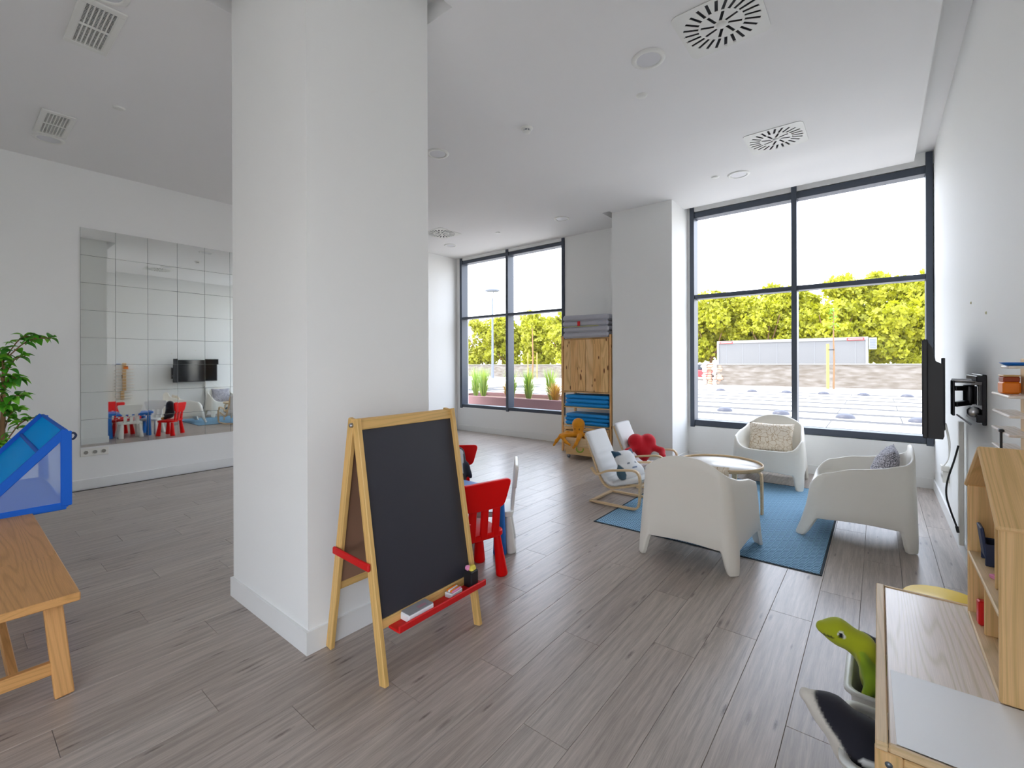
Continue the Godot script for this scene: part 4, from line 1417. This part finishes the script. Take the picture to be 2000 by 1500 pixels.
	for s: float in [-1.0, 1.0]:
		board(f, "top_edge", Vector3(s * 0.2355, 0.4905, -0.522), Vector3(s * 0.2355, 0.4905, 0.522), 0.026, 0.022, M.pine_pale)
		board(f, "end_edge", Vector3(-0.222, 0.4905, s * 0.514), Vector3(0.222, 0.4905, s * 0.514), 0.014, 0.020, M.pine_pale)
		board(f, "stile", Vector3(-0.222, 0.0, s * 0.508), Vector3(-0.222, 0.479, s * 0.508), 0.055, 0.024, M.pine, Vector3(0, 0, 1))
		board(f, "stile", Vector3(0.222, 0.0, s * 0.508), Vector3(0.222, 0.479, s * 0.508), 0.055, 0.024, M.pine, Vector3(0, 0, 1))
		for y: float in [0.45, 0.06]:
			board(f, "end_rail", Vector3(-0.194, y, s * 0.508), Vector3(0.194, y, s * 0.508), 0.055, 0.022, M.pine, Vector3(0, 0, 1))
		board(f, "end_panel", Vector3(-0.194, 0.255, s * 0.504), Vector3(0.194, 0.255, s * 0.504), 0.34, 0.008, M.pine_pale, Vector3(0, 0, 1))
		mi("screw_head", lathem([Vector2(0.0, 0.003), Vector2(0.007, 0.003), Vector2(0.008, 0.0)], 14), M.screw, f, pose(-0.222, 0.45, s * 0.520, s * PI / 2))
	board(f, "back_panel", Vector3(0.240, 0.25, -0.495), Vector3(0.240, 0.25, 0.495), 0.44, 0.008, M.pine, Vector3.RIGHT)
	board(f, "bottom", Vector3(0, 0.025, -0.495), Vector3(0, 0.025, 0.495), 0.46, 0.014, M.pine)
	for z: float in [-0.165, 0.165]:
		board(f, "divider", Vector3(0.0, 0.035, z), Vector3(0.0, 0.478, z), 0.46, 0.014, M.pine, Vector3(0, 0, 1))
	var sh := mi("paper_sheet", cbox(Vector3(0.43, 0.0012, 0.345), 0.0003), M.paper, null, pose(0.245, 0.5016, -1.655, 0, 0.02))
	tag(sh, "sheet of white paper lying on the near end of the storage bench", "paper")
	# bins
	for k in 2:
		var bn := thing("storage_bin", ["white plastic bin pulled out of the storage bench with the turtle plush in it", "white plastic bin in the storage bench holding the black and white whale"][k], "bin", Vector3([0.13, 0.135][k], 0.20, [-1.985, -1.645][k]), 0.0, "bins in the storage bench")
		var bb := B.new()
		var prof := []
		for q: Array in [[0.185, 0.118, 0.0], [0.190, 0.122, 0.004], [0.205, 0.138, 0.165], [0.206, 0.139, 0.170], [0.222, 0.150, 0.172], [0.223, 0.151, 0.182], [0.203, 0.136, 0.182], [0.200, 0.133, 0.170], [0.186, 0.118, 0.008]]:
			var rr := rounded(q[0] * 2, q[1] * 2, 0.035, 4)
			var row := PackedVector3Array()
			for v in rr:
				row.append(Vector3(v.x, q[2], v.y))
			row.reverse()
			prof.append(row)
		bb.grid(prof, true, 0)
		bb.fan(Vector3(0, 0.008, 0), prof[8], true)
		bb.fan(Vector3(0, 0.0, 0), prof[0], false)
		mi("tub", bb.done(), M.bin_white, bn)
		for z: float in [-0.143, 0.143]:
			mi("rail_lip", cbox(Vector3(0.40, 0.008, 0.012), 0.002), M.bin_white, bn, pose(0, 0.172, z))
	# plush turtle looking out of the bin
	var tm := blob([[Vector3(-0.03, 0.155, 0.01), 0.036, Vector3(-0.085, 0.178, 0.0), 0.036], [Vector3(-0.085, 0.178, 0), 0.036, Vector3(-0.125, 0.180, -0.005), 0.018], [Vector3(-0.02, 0.15, 0.01), 0.034, Vector3(0.02, 0.07, 0.02), 0.042], [Vector3(0.05, 0.05, 0.0), 0.075, Vector3(0.14, 0.02, 0.0), 0.07], [Vector3(0.0, 0.08, 0.06), 0.024, Vector3(-0.035, 0.045, 0.10), 0.012], [Vector3(-0.01, 0.09, 0.05), 0.022, Vector3(-0.035, 0.14, 0.06), 0.012]], 0.022, 0.006, func(q: Vector3) -> Color:
		if q.z > 0.02 and Vector2(q.x + 0.083, q.y - 0.186).length() < 0.0105:
			return Color(0.01, 0.01, 0.01) if Vector2(q.x + 0.083, q.y - 0.186).length() < 0.0062 else Color(0.8, 0.8, 0.75)
		if q.z > 0.0 and absf(q.y - 0.168 - 0.3 * (q.x + 0.115)) < 0.0035 and q.x < -0.100:
			return Color(0.08, 0.09, 0.0)
		if q.x > 0.045 and q.y > 0.03:
			return Color(0.05, 0.06, 0.03) if fposmod(q.x * 14 + q.z * 9, 1.0) < 0.3 else Color(0.16, 0.17, 0.02)
		return Color(0.42, 0.47, 0.012) if q.z < 0.055 or q.x < -0.04 else Color(0.30, 0.45, 0.02))
	var o2 := mi("plush_turtle", tm, M.plush, null, Transform3D(Basis.from_euler(Vector3(0.0, 0.25, 0.0)).scaled(Vector3.ONE * 1.08), Vector3(-0.025, 0.318, -1.975)))
	tag(o2, "lime green plush turtle peeking out of the white bin", "plush toy")
	var skm := blob([[Vector3(-0.10, 0.02, 0), 0.008, Vector3(-0.04, 0.012, 0.0), 0.022], [Vector3(-0.04, 0.012, 0), 0.022, Vector3(0.06, -0.02, 0), 0.04], [Vector3(0.06, -0.02, 0), 0.04, Vector3(0.14, -0.07, 0), 0.045]], 0.02, 0.009, func(q: Vector3) -> Color: return Color(0.62, 0.58, 0.52) if q.x < -0.085 or q.y < -0.06 else Color(0.16, 0.17, 0.19))
	o2 = mi("plush_shark", skm, M.plush, null, pose(-0.01, 0.425, -2.10, 0, 0.2, -0.1))
	tag(o2, "grey plush shark tail sticking up behind the turtle", "plush toy")
	var wm := blob([[Vector3(-0.16, 0.20, 0.0), 0.018, Vector3(-0.10, 0.17, 0.0), 0.045], [Vector3(-0.10, 0.17, 0.0), 0.045, Vector3(-0.02, 0.10, 0.0), 0.075], [Vector3(-0.02, 0.10, 0), 0.075, Vector3(0.10, 0.02, 0.0), 0.09]], 0.03, 0.0065, func(q: Vector3) -> Color:
		if q.z > 0.05 and Vector2(q.x + 0.02, (q.y - 0.115) * 1.6).length() < 0.020:
			return Color(0.72, 0.72, 0.70)
		return Color(0.012, 0.014, 0.022).lerp(Color(0.66, 0.62, 0.55), 1.0 - smoothstep(-0.006, 0.006, q.x + q.y * 0.85 - 0.045 + 0.25 * q.z)))
	o2 = mi("plush_whale", wm, M.plush, null, pose(-0.01, 0.265, -1.615, 0, 0.1, 0))
	tag(o2, "black and white plush whale leaning out of the nearer bin", "plush toy")
	# yellow stool beyond
	var st := thing("round_stool", "yellow round stool standing behind the storage bench", "stool", Vector3(0.255, 0, -3.02))
	mi("seat", lathem([Vector2(0.0, 0.265), Vector2(0.15, 0.265), Vector2(0.163, 0.272), Vector2(0.165, 0.29), Vector2(0.158, 0.299), Vector2(0.0, 0.30)], 40), M.yellow, st)
	for k in 4:
		var a := TAU * (k + 0.5) / 4
		mi("leg", lathem([Vector2(0.0, -0.133), Vector2(0.032, -0.133), Vector2(0.035, -0.12), Vector2(0.022, 0.133)], 16), M.red_plastic, st, pose(cos(a) * 0.105, 0.133, sin(a) * 0.105))


func make_dollhouse() -> void:
	var t := thing("dollhouse", "open-fronted pine dollhouse with a pitched roof on the storage bench", "dollhouse", Vector3(0.26, 0.5025, -2.12))
	# local: x 0 (open front) .. 0.22, z -0.29 .. 0.29, eaves 0.485, ridge 0.665
	var w := 0.283
	var ev := 0.487
	for s: float in [1.0, -1.0]:
		board(t, "side_panel", Vector3(0.11, 0.0, s * w), Vector3(0.11, ev, s * w), 0.22, 0.016, M.pine, Vector3(0, 0, 1), 0.004)
		var a := Vector3(0.115, ev - 0.004, s * (w + 0.016))
		var b := Vector3(0.115, 0.664, -s * 0.002)
		var d := (b - a).normalized()
		board(t, "roof_panel", a, b, 0.245, 0.016, M.pine, Vector3(0, d.z * s * -1.0, 0) + Vector3(0, 1, 0), 0.005)
	board(t, "house_floor", Vector3(0.11, 0.008, -w), Vector3(0.11, 0.008, w), 0.22, 0.016, M.pine_pale)
	board(t, "storey", Vector3(0.11, 0.236, -w + 0.008), Vector3(0.11, 0.236, w - 0.008), 0.22, 0.014, M.pine_pale)
	board(t, "divider", Vector3(0.12, 0.244, 0.085), Vector3(0.12, 0.575, 0.085), 0.20, 0.012, M.pine, Vector3(0, 0, 1))
	board(t, "divider", Vector3(0.12, 0.016, -0.10), Vector3(0.12, 0.229, -0.10), 0.20, 0.012, M.pine, Vector3(0, 0, 1))
	var bk := B.new()
	bk.extrude(PackedVector2Array([Vector2(-w, 0.0), Vector2(w, 0.0), Vector2(w, ev), Vector2(0, 0.655), Vector2(-w, ev)]), -0.004, 0.004)
	mi("back_panel", bk.done(), M.pine, t, pose(0.214, 0, 0, 0, PI / 2))
	var n := Vector3(0, 0.283, 0.18).normalized()
	for q: Vector2 in [Vector2(0.10, 0.55), Vector2(0.10, 0.10)]:
		var p := Vector3(q.x, ev, w + 0.016).lerp(Vector3(q.x, 0.664, 0), q.y) + Vector3(0, 0.53, 0.85) * 0.0085
		mi("screw_hole", lathem([Vector2(0.0, 0.0006), Vector2(0.0075, 0.0006)], 14), M.hole, t, Transform3D(Basis(Vector3.RIGHT, n, Vector3.RIGHT.cross(n)), p))
	for y: float in [0.245, 0.03]:
		mi("screw_head", lathem([Vector2(0.0, 0.002), Vector2(0.006, 0.002), Vector2(0.007, 0.0)], 14), M.screw, t, pose(0.06, y, w + 0.008, PI / 2))
	# doll furniture
	var a := thing("doll_armchair", "tiny navy blue armchair on the upper floor of the dollhouse", "doll furniture", Vector3(0.325, 0.7465, -2.285), PI)
	mi("seat", cbox(Vector3(0.07, 0.014, 0.075), 0.003), M.paper, a, pose(0, 0.040, 0))
	mi("backrest", cbox(Vector3(0.010, 0.105, 0.078), 0.003), M.navy, a, pose(0.040, 0.075, 0, 0, 0, -0.12))
	for s: float in [-1.0, 1.0]:
		mi("side", cbox(Vector3(0.078, 0.075, 0.008), 0.002), M.navy, a, pose(0.0, 0.0375, s * 0.042))
	var p := mi("doll_picture", cbox(Vector3(0.05, 0.012, 0.035), 0.002), M.pink, null, pose(0.31, 0.7520, -2.13, 0, 0.5))
	tag(p, "tiny pink toy lying on the upper floor of the dollhouse", "toy")
	p = mi("doll_chair_red", cbox(Vector3(0.03, 0.085, 0.03), 0.004), M.red_paint, null, pose(0.288, 0.5615, -2.30, 0, 0.1))
	p.name = "red_block"
	tag(p, "small red toy block on the ground floor of the dollhouse", "toy block")
	p = mi("green_panel", cbox(Vector3(0.10, 0.09, 0.008), 0.002), M.green, null, pose(0.33, 0.7905, -1.872))
	tag(p, "small green toy panel on the upper floor of the dollhouse", "toy")
	var rg := thing("doll_mat", "tiny black striped mat on the ground floor of the dollhouse", "doll mat", Vector3(0.32, 0.5187, -1.93))
	mi("cloth", cbox(Vector3(0.075, 0.001, 0.12), 0.0003), M.paper, rg, pose(0, 0.0007, 0))
	for k in 7:
		mi("stripe", cbox(Vector3(0.07, 0.001, 0.008), 0.0003), M.black, rg, pose(0, 0.0014, -0.048 + 0.016 * k))


# ---------------------------------------------------------------- outdoors
func tree(n: String, label: String, at: Vector3, h: float, w: float, s: int, tint: Color, group: String) -> void:
	rng.seed = s
	var t := thing(n, label, "tree", at, 0.0, group)
	var lean := Vector3(rng.randf_range(-0.4, 0.4), 0, rng.randf_range(-0.3, 0.3))
	mi("trunk", tubem(curve([Vector3.ZERO, Vector3(0, h * 0.15, 0) + lean * 0.3, Vector3(0, h * 0.32, 0) + lean], 4), [0.17, 0.16, 0.15, 0.14, 0.13, 0.12, 0.11, 0.10, 0.09], 8), M.bark, t)
	for k in 5:
		var a := TAU * k / 5 + rng.randf()
		mi("branch", tubem([Vector3(0, h * 0.24, 0) + lean * 0.8, Vector3(cos(a) * w * 0.18, h * 0.42, sin(a) * w * 0.18) + lean, Vector3(cos(a) * w * 0.34, h * 0.62, sin(a) * w * 0.34) + lean], [0.09, 0.06, 0.03], 6), M.bark, t)
	# sprigs of leaves over lumpy crowns
	var b := B.new()
	for k in 7:
		var a := rng.randf() * TAU
		var l := rng.randf_range(0.16, 0.30)
		var d := Vector3(cos(a), rng.randf_range(-0.4, 0.6), sin(a)).normalized()
		var side := d.cross(Vector3.UP).normalized() * l * 0.34
		b.quad(Vector3.ZERO, d * l * 0.5 + side, d * l, d * l * 0.5 - side + Vector3(0, 0.02, 0))
	var sprig := b.done()
	var lumps := []
	for k in 22:
		var a := rng.randf() * TAU
		var y := rng.randf_range(0.20, 0.92)
		var rad := w * 0.40 * sqrt(maxf(0.08, 1.0 - pow((y - 0.52) / 0.46, 2.0)))
		lumps.append([Vector3(cos(a) * rad * rng.randf_range(0.4, 1.0), h * y, sin(a) * rad * rng.randf_range(0.4, 1.0)) + lean, rng.randf_range(0.16, 0.27) * w])
	var mm := MultiMesh.new()
	mm.transform_format = MultiMesh.TRANSFORM_3D
	mm.use_colors = true
	mm.mesh = sprig
	mm.instance_count = 4200
	for i in mm.instance_count:
		var q: Array = lumps[rng.randi() % lumps.size()]
		var d := Vector3(rng.randfn(), rng.randfn(), rng.randfn()).normalized()
		var p: Vector3 = q[0] + d * q[1] * pow(rng.randf(), 0.33) * Vector3(1, 0.8, 1)
		var bs := Basis.from_euler(Vector3(rng.randf() * TAU, rng.randf() * TAU, rng.randf() * TAU)).scaled(Vector3.ONE * rng.randf_range(0.8, 1.4))
		mm.set_instance_transform(i, Transform3D(bs, p))
		var k := rng.randf()
		mm.set_instance_color(i, tint.lerp(Color(0.40, 0.42, 0.04), k * 0.6) * rng.randf_range(0.75, 1.15))
	var f := MultiMeshInstance3D.new()
	f.multimesh = mm
	f.material_override = M.leaves
	f.name = "foliage"
	f.set_meta("kind", "stuff")
	t.add_child(f)


func car(label: String, at: Vector3, body: Material) -> void:
	var t := thing("parked_car", label, "car", at, 0.0, "parked cars beyond the low wall")
	var b := B.new()
	b.extrude(PackedVector2Array([Vector2(-2.1, 0.3), Vector2(2.1, 0.3), Vector2(2.15, 0.75), Vector2(1.35, 0.9), Vector2(-1.9, 0.95), Vector2(-2.15, 0.7)]), -0.85, 0.85, 0.08)
	mi("body", b.done(), body, t)
	b = B.new()
	b.extrude(PackedVector2Array([Vector2(-1.7, 0.92), Vector2(1.0, 0.9), Vector2(0.35, 1.42), Vector2(-1.15, 1.45)]), -0.72, 0.72, 0.06)
	mi("cabin", b.done(), M.car_glass, t)
	for x: float in [-1.3, 1.3]:
		for z: float in [-0.8, 0.8]:
			mi("wheel", lathem([Vector2(0.0, -0.1), Vector2(0.31, -0.1), Vector2(0.33, -0.07), Vector2(0.33, 0.07), Vector2(0.31, 0.1), Vector2(0.0, 0.1)], 18), M.black, t, pose(x, 0.33, z, PI / 2))


func make_outside() -> void:
	struct("ground", spanm(Vector3(-90, GY - 0.4, -110), Vector3(50, GY - 0.03, 60)), M.ground)
	# paving slabs in rows along the facade
	var pv := Node3D.new()
	pv.name = "paving"
	pv.set_meta("kind", "structure")
	add_child(pv)
	rng.seed = 3
	struct("paving_bed", spanm(Vector3(-20, GY - 0.1, -28.0), Vector3(9, GY - 0.012, -9.0)), mat("channel", rgb(66, 64, 64), 0.9))
	var z := -9.2
	for r in 9:
		var dz := 2.05
		var x := -19.0 + (1.5 if r % 2 else 0.0)
		while x < 6.0:
			mi("slab", cbox(Vector3(2.975, 0.05, dz - 0.62), 0.008), M.slab if rng.randf() < 0.6 else M.slab_b, pv, pose(x + 1.5, GY - 0.03 + rng.randf_range(-0.003, 0.003), z - dz / 2))
			x += 3.0
		z -= dz
	var bd := struct("path_edge", spanm(Vector3(-60, GY - 0.06, -28.4), Vector3(10, GY + 0.0, -28.1)), M.slab_b)
	bd.name = "trim_path"
	# low domes set into the paving
	var proto: Node3D = null
	for q: Array in [[-3.94, -16.1], [-2.33, -16.1], [-0.73, -16.1], [0.85, -16.1], [-6.89, -27.3], [-5.30, -27.3], [-3.70, -27.3], [-2.11, -27.3], [-0.54, -27.3], [1.03, -27.3]]:
		var far: bool = q[1] < -20.0
		var label := "low grey dome in the %s row of the paving outside the large window" % ("farther" if far else "nearer")
		if proto == null:
			proto = mi("paving_dome", lathem([Vector2(0.24, 0.0), Vector2(0.225, 0.05), Vector2(0.17, 0.095), Vector2(0.09, 0.12), Vector2(0.0, 0.128)], 24), M.dome, null, pose(q[0], GY, q[1]))
			tag(proto, label, "paving dome", "low domes in the paving")
		else:
			copy(proto, Vector3(q[0], GY, q[1]), 0.0, label)
	# low rendered wall
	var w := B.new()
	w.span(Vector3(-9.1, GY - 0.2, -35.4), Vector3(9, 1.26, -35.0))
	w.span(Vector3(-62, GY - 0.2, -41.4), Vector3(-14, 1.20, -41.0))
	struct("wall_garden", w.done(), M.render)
	w = B.new()
	w.bev(Vector3(-0.05, 1.29, -35.2), Vector3(18.2, 0.06, 0.5), 0.01)
	w.bev(Vector3(-38, 1.23, -41.2), Vector3(48.2, 0.06, 0.5), 0.01)
	struct("trim_wall_cap", w.done(), M.container_rim)
	var st := Node3D.new()
	st.name = "wall_stone_end"
	st.set_meta("kind", "structure")
	add_child(st)
	rng.seed = 6
	for i in 34:
		mi("stone", cbox(Vector3(rng.randf_range(0.25, 0.45), rng.randf_range(0.14, 0.24), 0.3), 0.05), M.stone if i % 2 else M.stone_b, st, pose(-9.9 + 0.36 * (i % 4) - rng.randf() * 0.1, GY + 0.10 + 0.17 * (i / 4), -35.1 + rng.randf_range(-0.1, 0.1), 0, rng.randf_range(-0.3, 0.3), rng.randf_range(-0.1, 0.1)))
	# white site container with an air conditioner
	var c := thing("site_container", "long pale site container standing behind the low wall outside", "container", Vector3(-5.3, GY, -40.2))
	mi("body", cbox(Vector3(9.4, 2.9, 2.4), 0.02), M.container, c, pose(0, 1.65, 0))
	for s: float in [-1.0, 1.0]:
		mi("corner_post", cbox(Vector3(0.16, 3.1, 0.16), 0.02), M.container_rim, c, pose(s * 4.72, 1.70, 1.18))
		mi("edge_beam", cbox(Vector3(9.6, 0.22, 0.14), 0.02), M.container_rim, c, pose(0, 1.68 + s * 1.49, 1.2))
		var sg := mi("sign", cbox(Vector3(0.95, 0.18, 0.02), 0.004), M.sign_red, c, pose(s * 4.1, 3.14, 1.285))
		mi("stripe", cbox(Vector3(0.8, 0.05, 0.01), 0.002), M.sign_white, sg, pose(0, 0.0, 0.013))
	for k in 8:
		mi("panel_joint", cbox(Vector3(0.03, 2.7, 0.02), 0.004), M.container_rim, c, pose(-4.1 + 1.17 * k, 1.65, 1.205))
	var ac := thing("air_conditioner", "boxy air conditioner unit on the end of the pale site container", "air conditioner", Vector3(-0.27, 2.28, -39.2))
	mi("case", cbox(Vector3(0.42, 0.78, 0.7), 0.02), M.container_rim, ac, pose(0, 0.39, 0))
	for k in 6:
		mi("louvre", cbox(Vector3(0.32, 0.06, 0.02), 0.004), M.lamp_grey, ac, pose(0, 0.12 + 0.108 * k, 0.352))
	# sapling with its stake
	var sp := thing("sapling", "thin staked sapling in a square tree pit outside the large window", "sapling", Vector3(-2.03, GY, -32.6))
	mi("stem", tubem([Vector3(0, 0, 0), Vector3(0.03, 1.6, 0), Vector3(0.0, 3.0, 0), Vector3(0.02, 4.6, 0)], [0.05, 0.045, 0.035, 0.02], 8), M.bark, sp)
	mi("stake", tubem([Vector3(-0.28, 0, 0), Vector3(-0.28, 2.65, 0)], 0.075, 10), M.stake, sp)
	mi("tie", cbox(Vector3(0.34, 0.05, 0.03), 0.005), M.black, sp, pose(-0.13, 2.3, 0.05))
	rng.seed = 9
	for k in 30:
		var lf := B.new()
		var a := rng.randf() * TAU
		lf.quad(Vector3.ZERO, Vector3(0.12, 0.02, 0.07), Vector3(0.26, -0.02, 0), Vector3(0.12, 0.02, -0.07))
		mi("leaf", lf.done(), M.leaf1, sp, pose(rng.randf_range(-0.12, 0.12), rng.randf_range(3.4, 4.7), rng.randf_range(-0.12, 0.12), 0, a, rng.randf_range(-0.6, 0.6)))
	var pit := struct("trim_tree_pit", cbox(Vector3(3.2, 0.03, 3.4), 0.005), M.asphalt)
	pit.position = Vector3(-2.9, GY - 0.012, -31.0)
	# second sapling and the street lamp behind the far window
	var s2 := thing("sapling", "staked sapling outside the far window in front of the low wall", "sapling", Vector3(-26.3, GY, -36.0))
	mi("stem", tubem([Vector3(0, 0, 0), Vector3(0.06, 2.4, 0), Vector3(0.0, 5.0, 0)], [0.09, 0.07, 0.03], 8), M.bark, s2)
	for x: float in [-0.55, 0.55]:
		mi("stake", tubem([Vector3(x, 0, 0), Vector3(x, 2.6, 0)], 0.05, 8), M.stake, s2)
	var lp := thing("street_lamp", "tall slim grey street lamp outside the far window", "street lamp", Vector3(-31.45, GY, -36.0))
	mi("pole", tubem([Vector3.ZERO, Vector3(0, 1.2, 0), Vector3(0, 8.2, 0)], [0.16, 0.13, 0.09], 12), M.lamp_grey, lp)
	mi("disc", lathem([Vector2(0.0, 9.12), Vector2(0.74, 9.10), Vector2(0.78, 9.18), Vector2(0.70, 9.25), Vector2(0.0, 9.28)], 28), M.lamp_grey, lp)
	for k in 3:
		var a := TAU * k / 3
		mi("strut", tubem([Vector3(0, 8.1, 0), Vector3(cos(a) * 0.62, 9.12, sin(a) * 0.62)], 0.035, 6), M.lamp_grey, lp)
	# cars beyond the wall
	car("dark blue car parked under the trees right of the site container", Vector3(2.4, GY - 0.02, -41.5), M.car_dark)
	car("red car parked left of the site container", Vector3(-12.6, GY - 0.02, -43.5), M.car_red)
	for k in 4:
		car("pale car parked under the trees beyond the low wall outside the far window", Vector3(-50.0 + 6.3 * k, GY - 0.02, -44.0), M.car_pale)
	# rows of trees
	for k in 10:
		tree("hedge_tree", "bright green tree in the dense row behind the pale site container", Vector3(-17.5 + 2.35 * k, GY, -46.5 - (k % 2) * 1.6), 8.7 + 0.5 * sin(k * 2.1), 5.4, 100 + k, Color(0.50, 0.47, 0.02), "trees behind the container")
	for k in 5:
		tree("street_tree", "round green tree with a bare trunk beyond the low wall outside the far window", Vector3(-48.5 + 4.6 * k, GY, -47.0 - (k % 2) * 1.2), 8.0 + 0.5 * cos(k * 1.7), 5.6, 200 + k, Color(0.49, 0.46, 0.04), "trees outside the far window")
	# planter under the far window
	var pn := thing("planter", "long brown planter box outside the far window", "planter", Vector3(-6.0, GY, -8.35))
	var b := B.new()
	for q: Array in [[Vector3(0, 0.42, 0.62), Vector3(4.2, 0.84, 0.06)], [Vector3(0, 0.42, -0.62), Vector3(4.2, 0.84, 0.06)], [Vector3(-2.07, 0.42, 0), Vector3(0.06, 0.84, 1.2)], [Vector3(2.07, 0.42, 0), Vector3(0.06, 0.84, 1.2)]]:
		b.bev(q[0], q[1], 0.008)
	mi("box", b.done(), M.planter, pn)
	mi("soil", cbox(Vector3(4.08, 0.7, 1.18), 0.01), M.soil, pn, pose(0, 0.40, 0))
	rng.seed = 31
	for k in 10:
		var gx := -7.85 + 0.42 * k
		var gz := -8.35 + 0.25 * sin(k * 2.3)
		var dry := k % 4 == 2
		var gr := thing("ornamental_grass", "tuft of %s ornamental grass in the planter outside the far window" % ("dry brown" if dry else "feathery green"), "grass", Vector3(gx, GY + 0.75, gz), 0.0, "grass tufts in the planter")
		var gb := B.new()
		for j in 210:
			var a := rng.randf() * TAU
			var l := rng.randf_range(0.25, 0.80) * (0.6 if dry else 1.0)
			var out := rng.randf_range(0.04, 0.30)
			var d := Vector3(cos(a), 0, sin(a))
			var sd := Vector3(-sin(a), 0, cos(a)) * 0.008
			var kk := rng.randf()
			gb.col = Color(0.42, 0.20, 0.06).lerp(Color(0.5, 0.32, 0.12), kk) if dry else Color(0.20, 0.34, 0.08).lerp(Color(0.46, 0.52, 0.18), kk)
			var p0 := d * 0.03
			var p1 := d * out * 0.45 + Vector3(0, l * 0.65, 0)
			var p2 := d * out + Vector3(0, l, 0)
			gb.quad(p0 - sd, p0 + sd, p1 + sd, p1 - sd)
			gb.tri(p1 - sd, p1 + sd, p2)
		var bl := mi("blades", gb.done(), M.leaves, gr)
		bl.set_meta("kind", "stuff")


func _ready() -> void:
	# camera: rectilinear, level, lens shifted down a little
	var cam := Camera3D.new()
	cam.name = "camera"
	cam.projection = Camera3D.PROJECTION_FRUSTUM
	cam.near = 0.05
	cam.far = 300.0
	cam.size = 0.05 * 1500.0 / 892.1
	cam.frustum_offset = Vector2(0, -0.05 * (750.0 - 708.8) / 892.1)
	cam.position = Vector3(0, 1.45, 0)
	cam.rotation = Vector3(0, 0.67559, -0.0035857)
	add_child(cam)
	cam.current = true
	# hazy bright sky, sun high over the building
	var we := WorldEnvironment.new()
	we.name = "world"
	var env := Environment.new()
	env.background_mode = Environment.BG_SKY
	var sky := Sky.new()
	var sm := ProceduralSkyMaterial.new()
	sm.sky_top_color = rgb(214, 226, 246)
	sm.sky_horizon_color = rgb(250, 250, 250)
	sm.sky_curve = 0.12
	sm.ground_bottom_color = rgb(190, 184, 176)
	sm.ground_horizon_color = rgb(230, 228, 224)
	sm.energy_multiplier = 2.9
	sm.sun_angle_max = 1.0
	sky.sky_material = sm
	env.sky = sky
	env.ambient_light_source = Environment.AMBIENT_SOURCE_SKY
	env.tonemap_mode = Environment.TONE_MAPPER_LINEAR
	env.tonemap_exposure = 2.4
	env.sdfgi_enabled = true
	env.ssao_enabled = true
	env.ssil_enabled = true
	we.environment = env
	add_child(we)
	var sun := DirectionalLight3D.new()
	sun.name = "sun"
	sun.light_color = rgb(255, 244, 226)
	sun.light_energy = 0.55
	sun.light_angular_distance = 0.6
	sun.shadow_enabled = true
	sun.sky_mode = DirectionalLight3D.SKY_MODE_LIGHT_ONLY
	add_child(sun)
	sun.look_at_from_position(Vector3.ZERO, Vector3(0.5, -1.0, -0.18))
	make_materials()
	make_room()
	make_lounge()
	make_easel()
	make_play_table()
	make_cabinet()
	make_mirror()
	make_right_side()
	make_dollhouse()
	make_bench_corner()
	make_ceiling_fittings()
	make_outside()
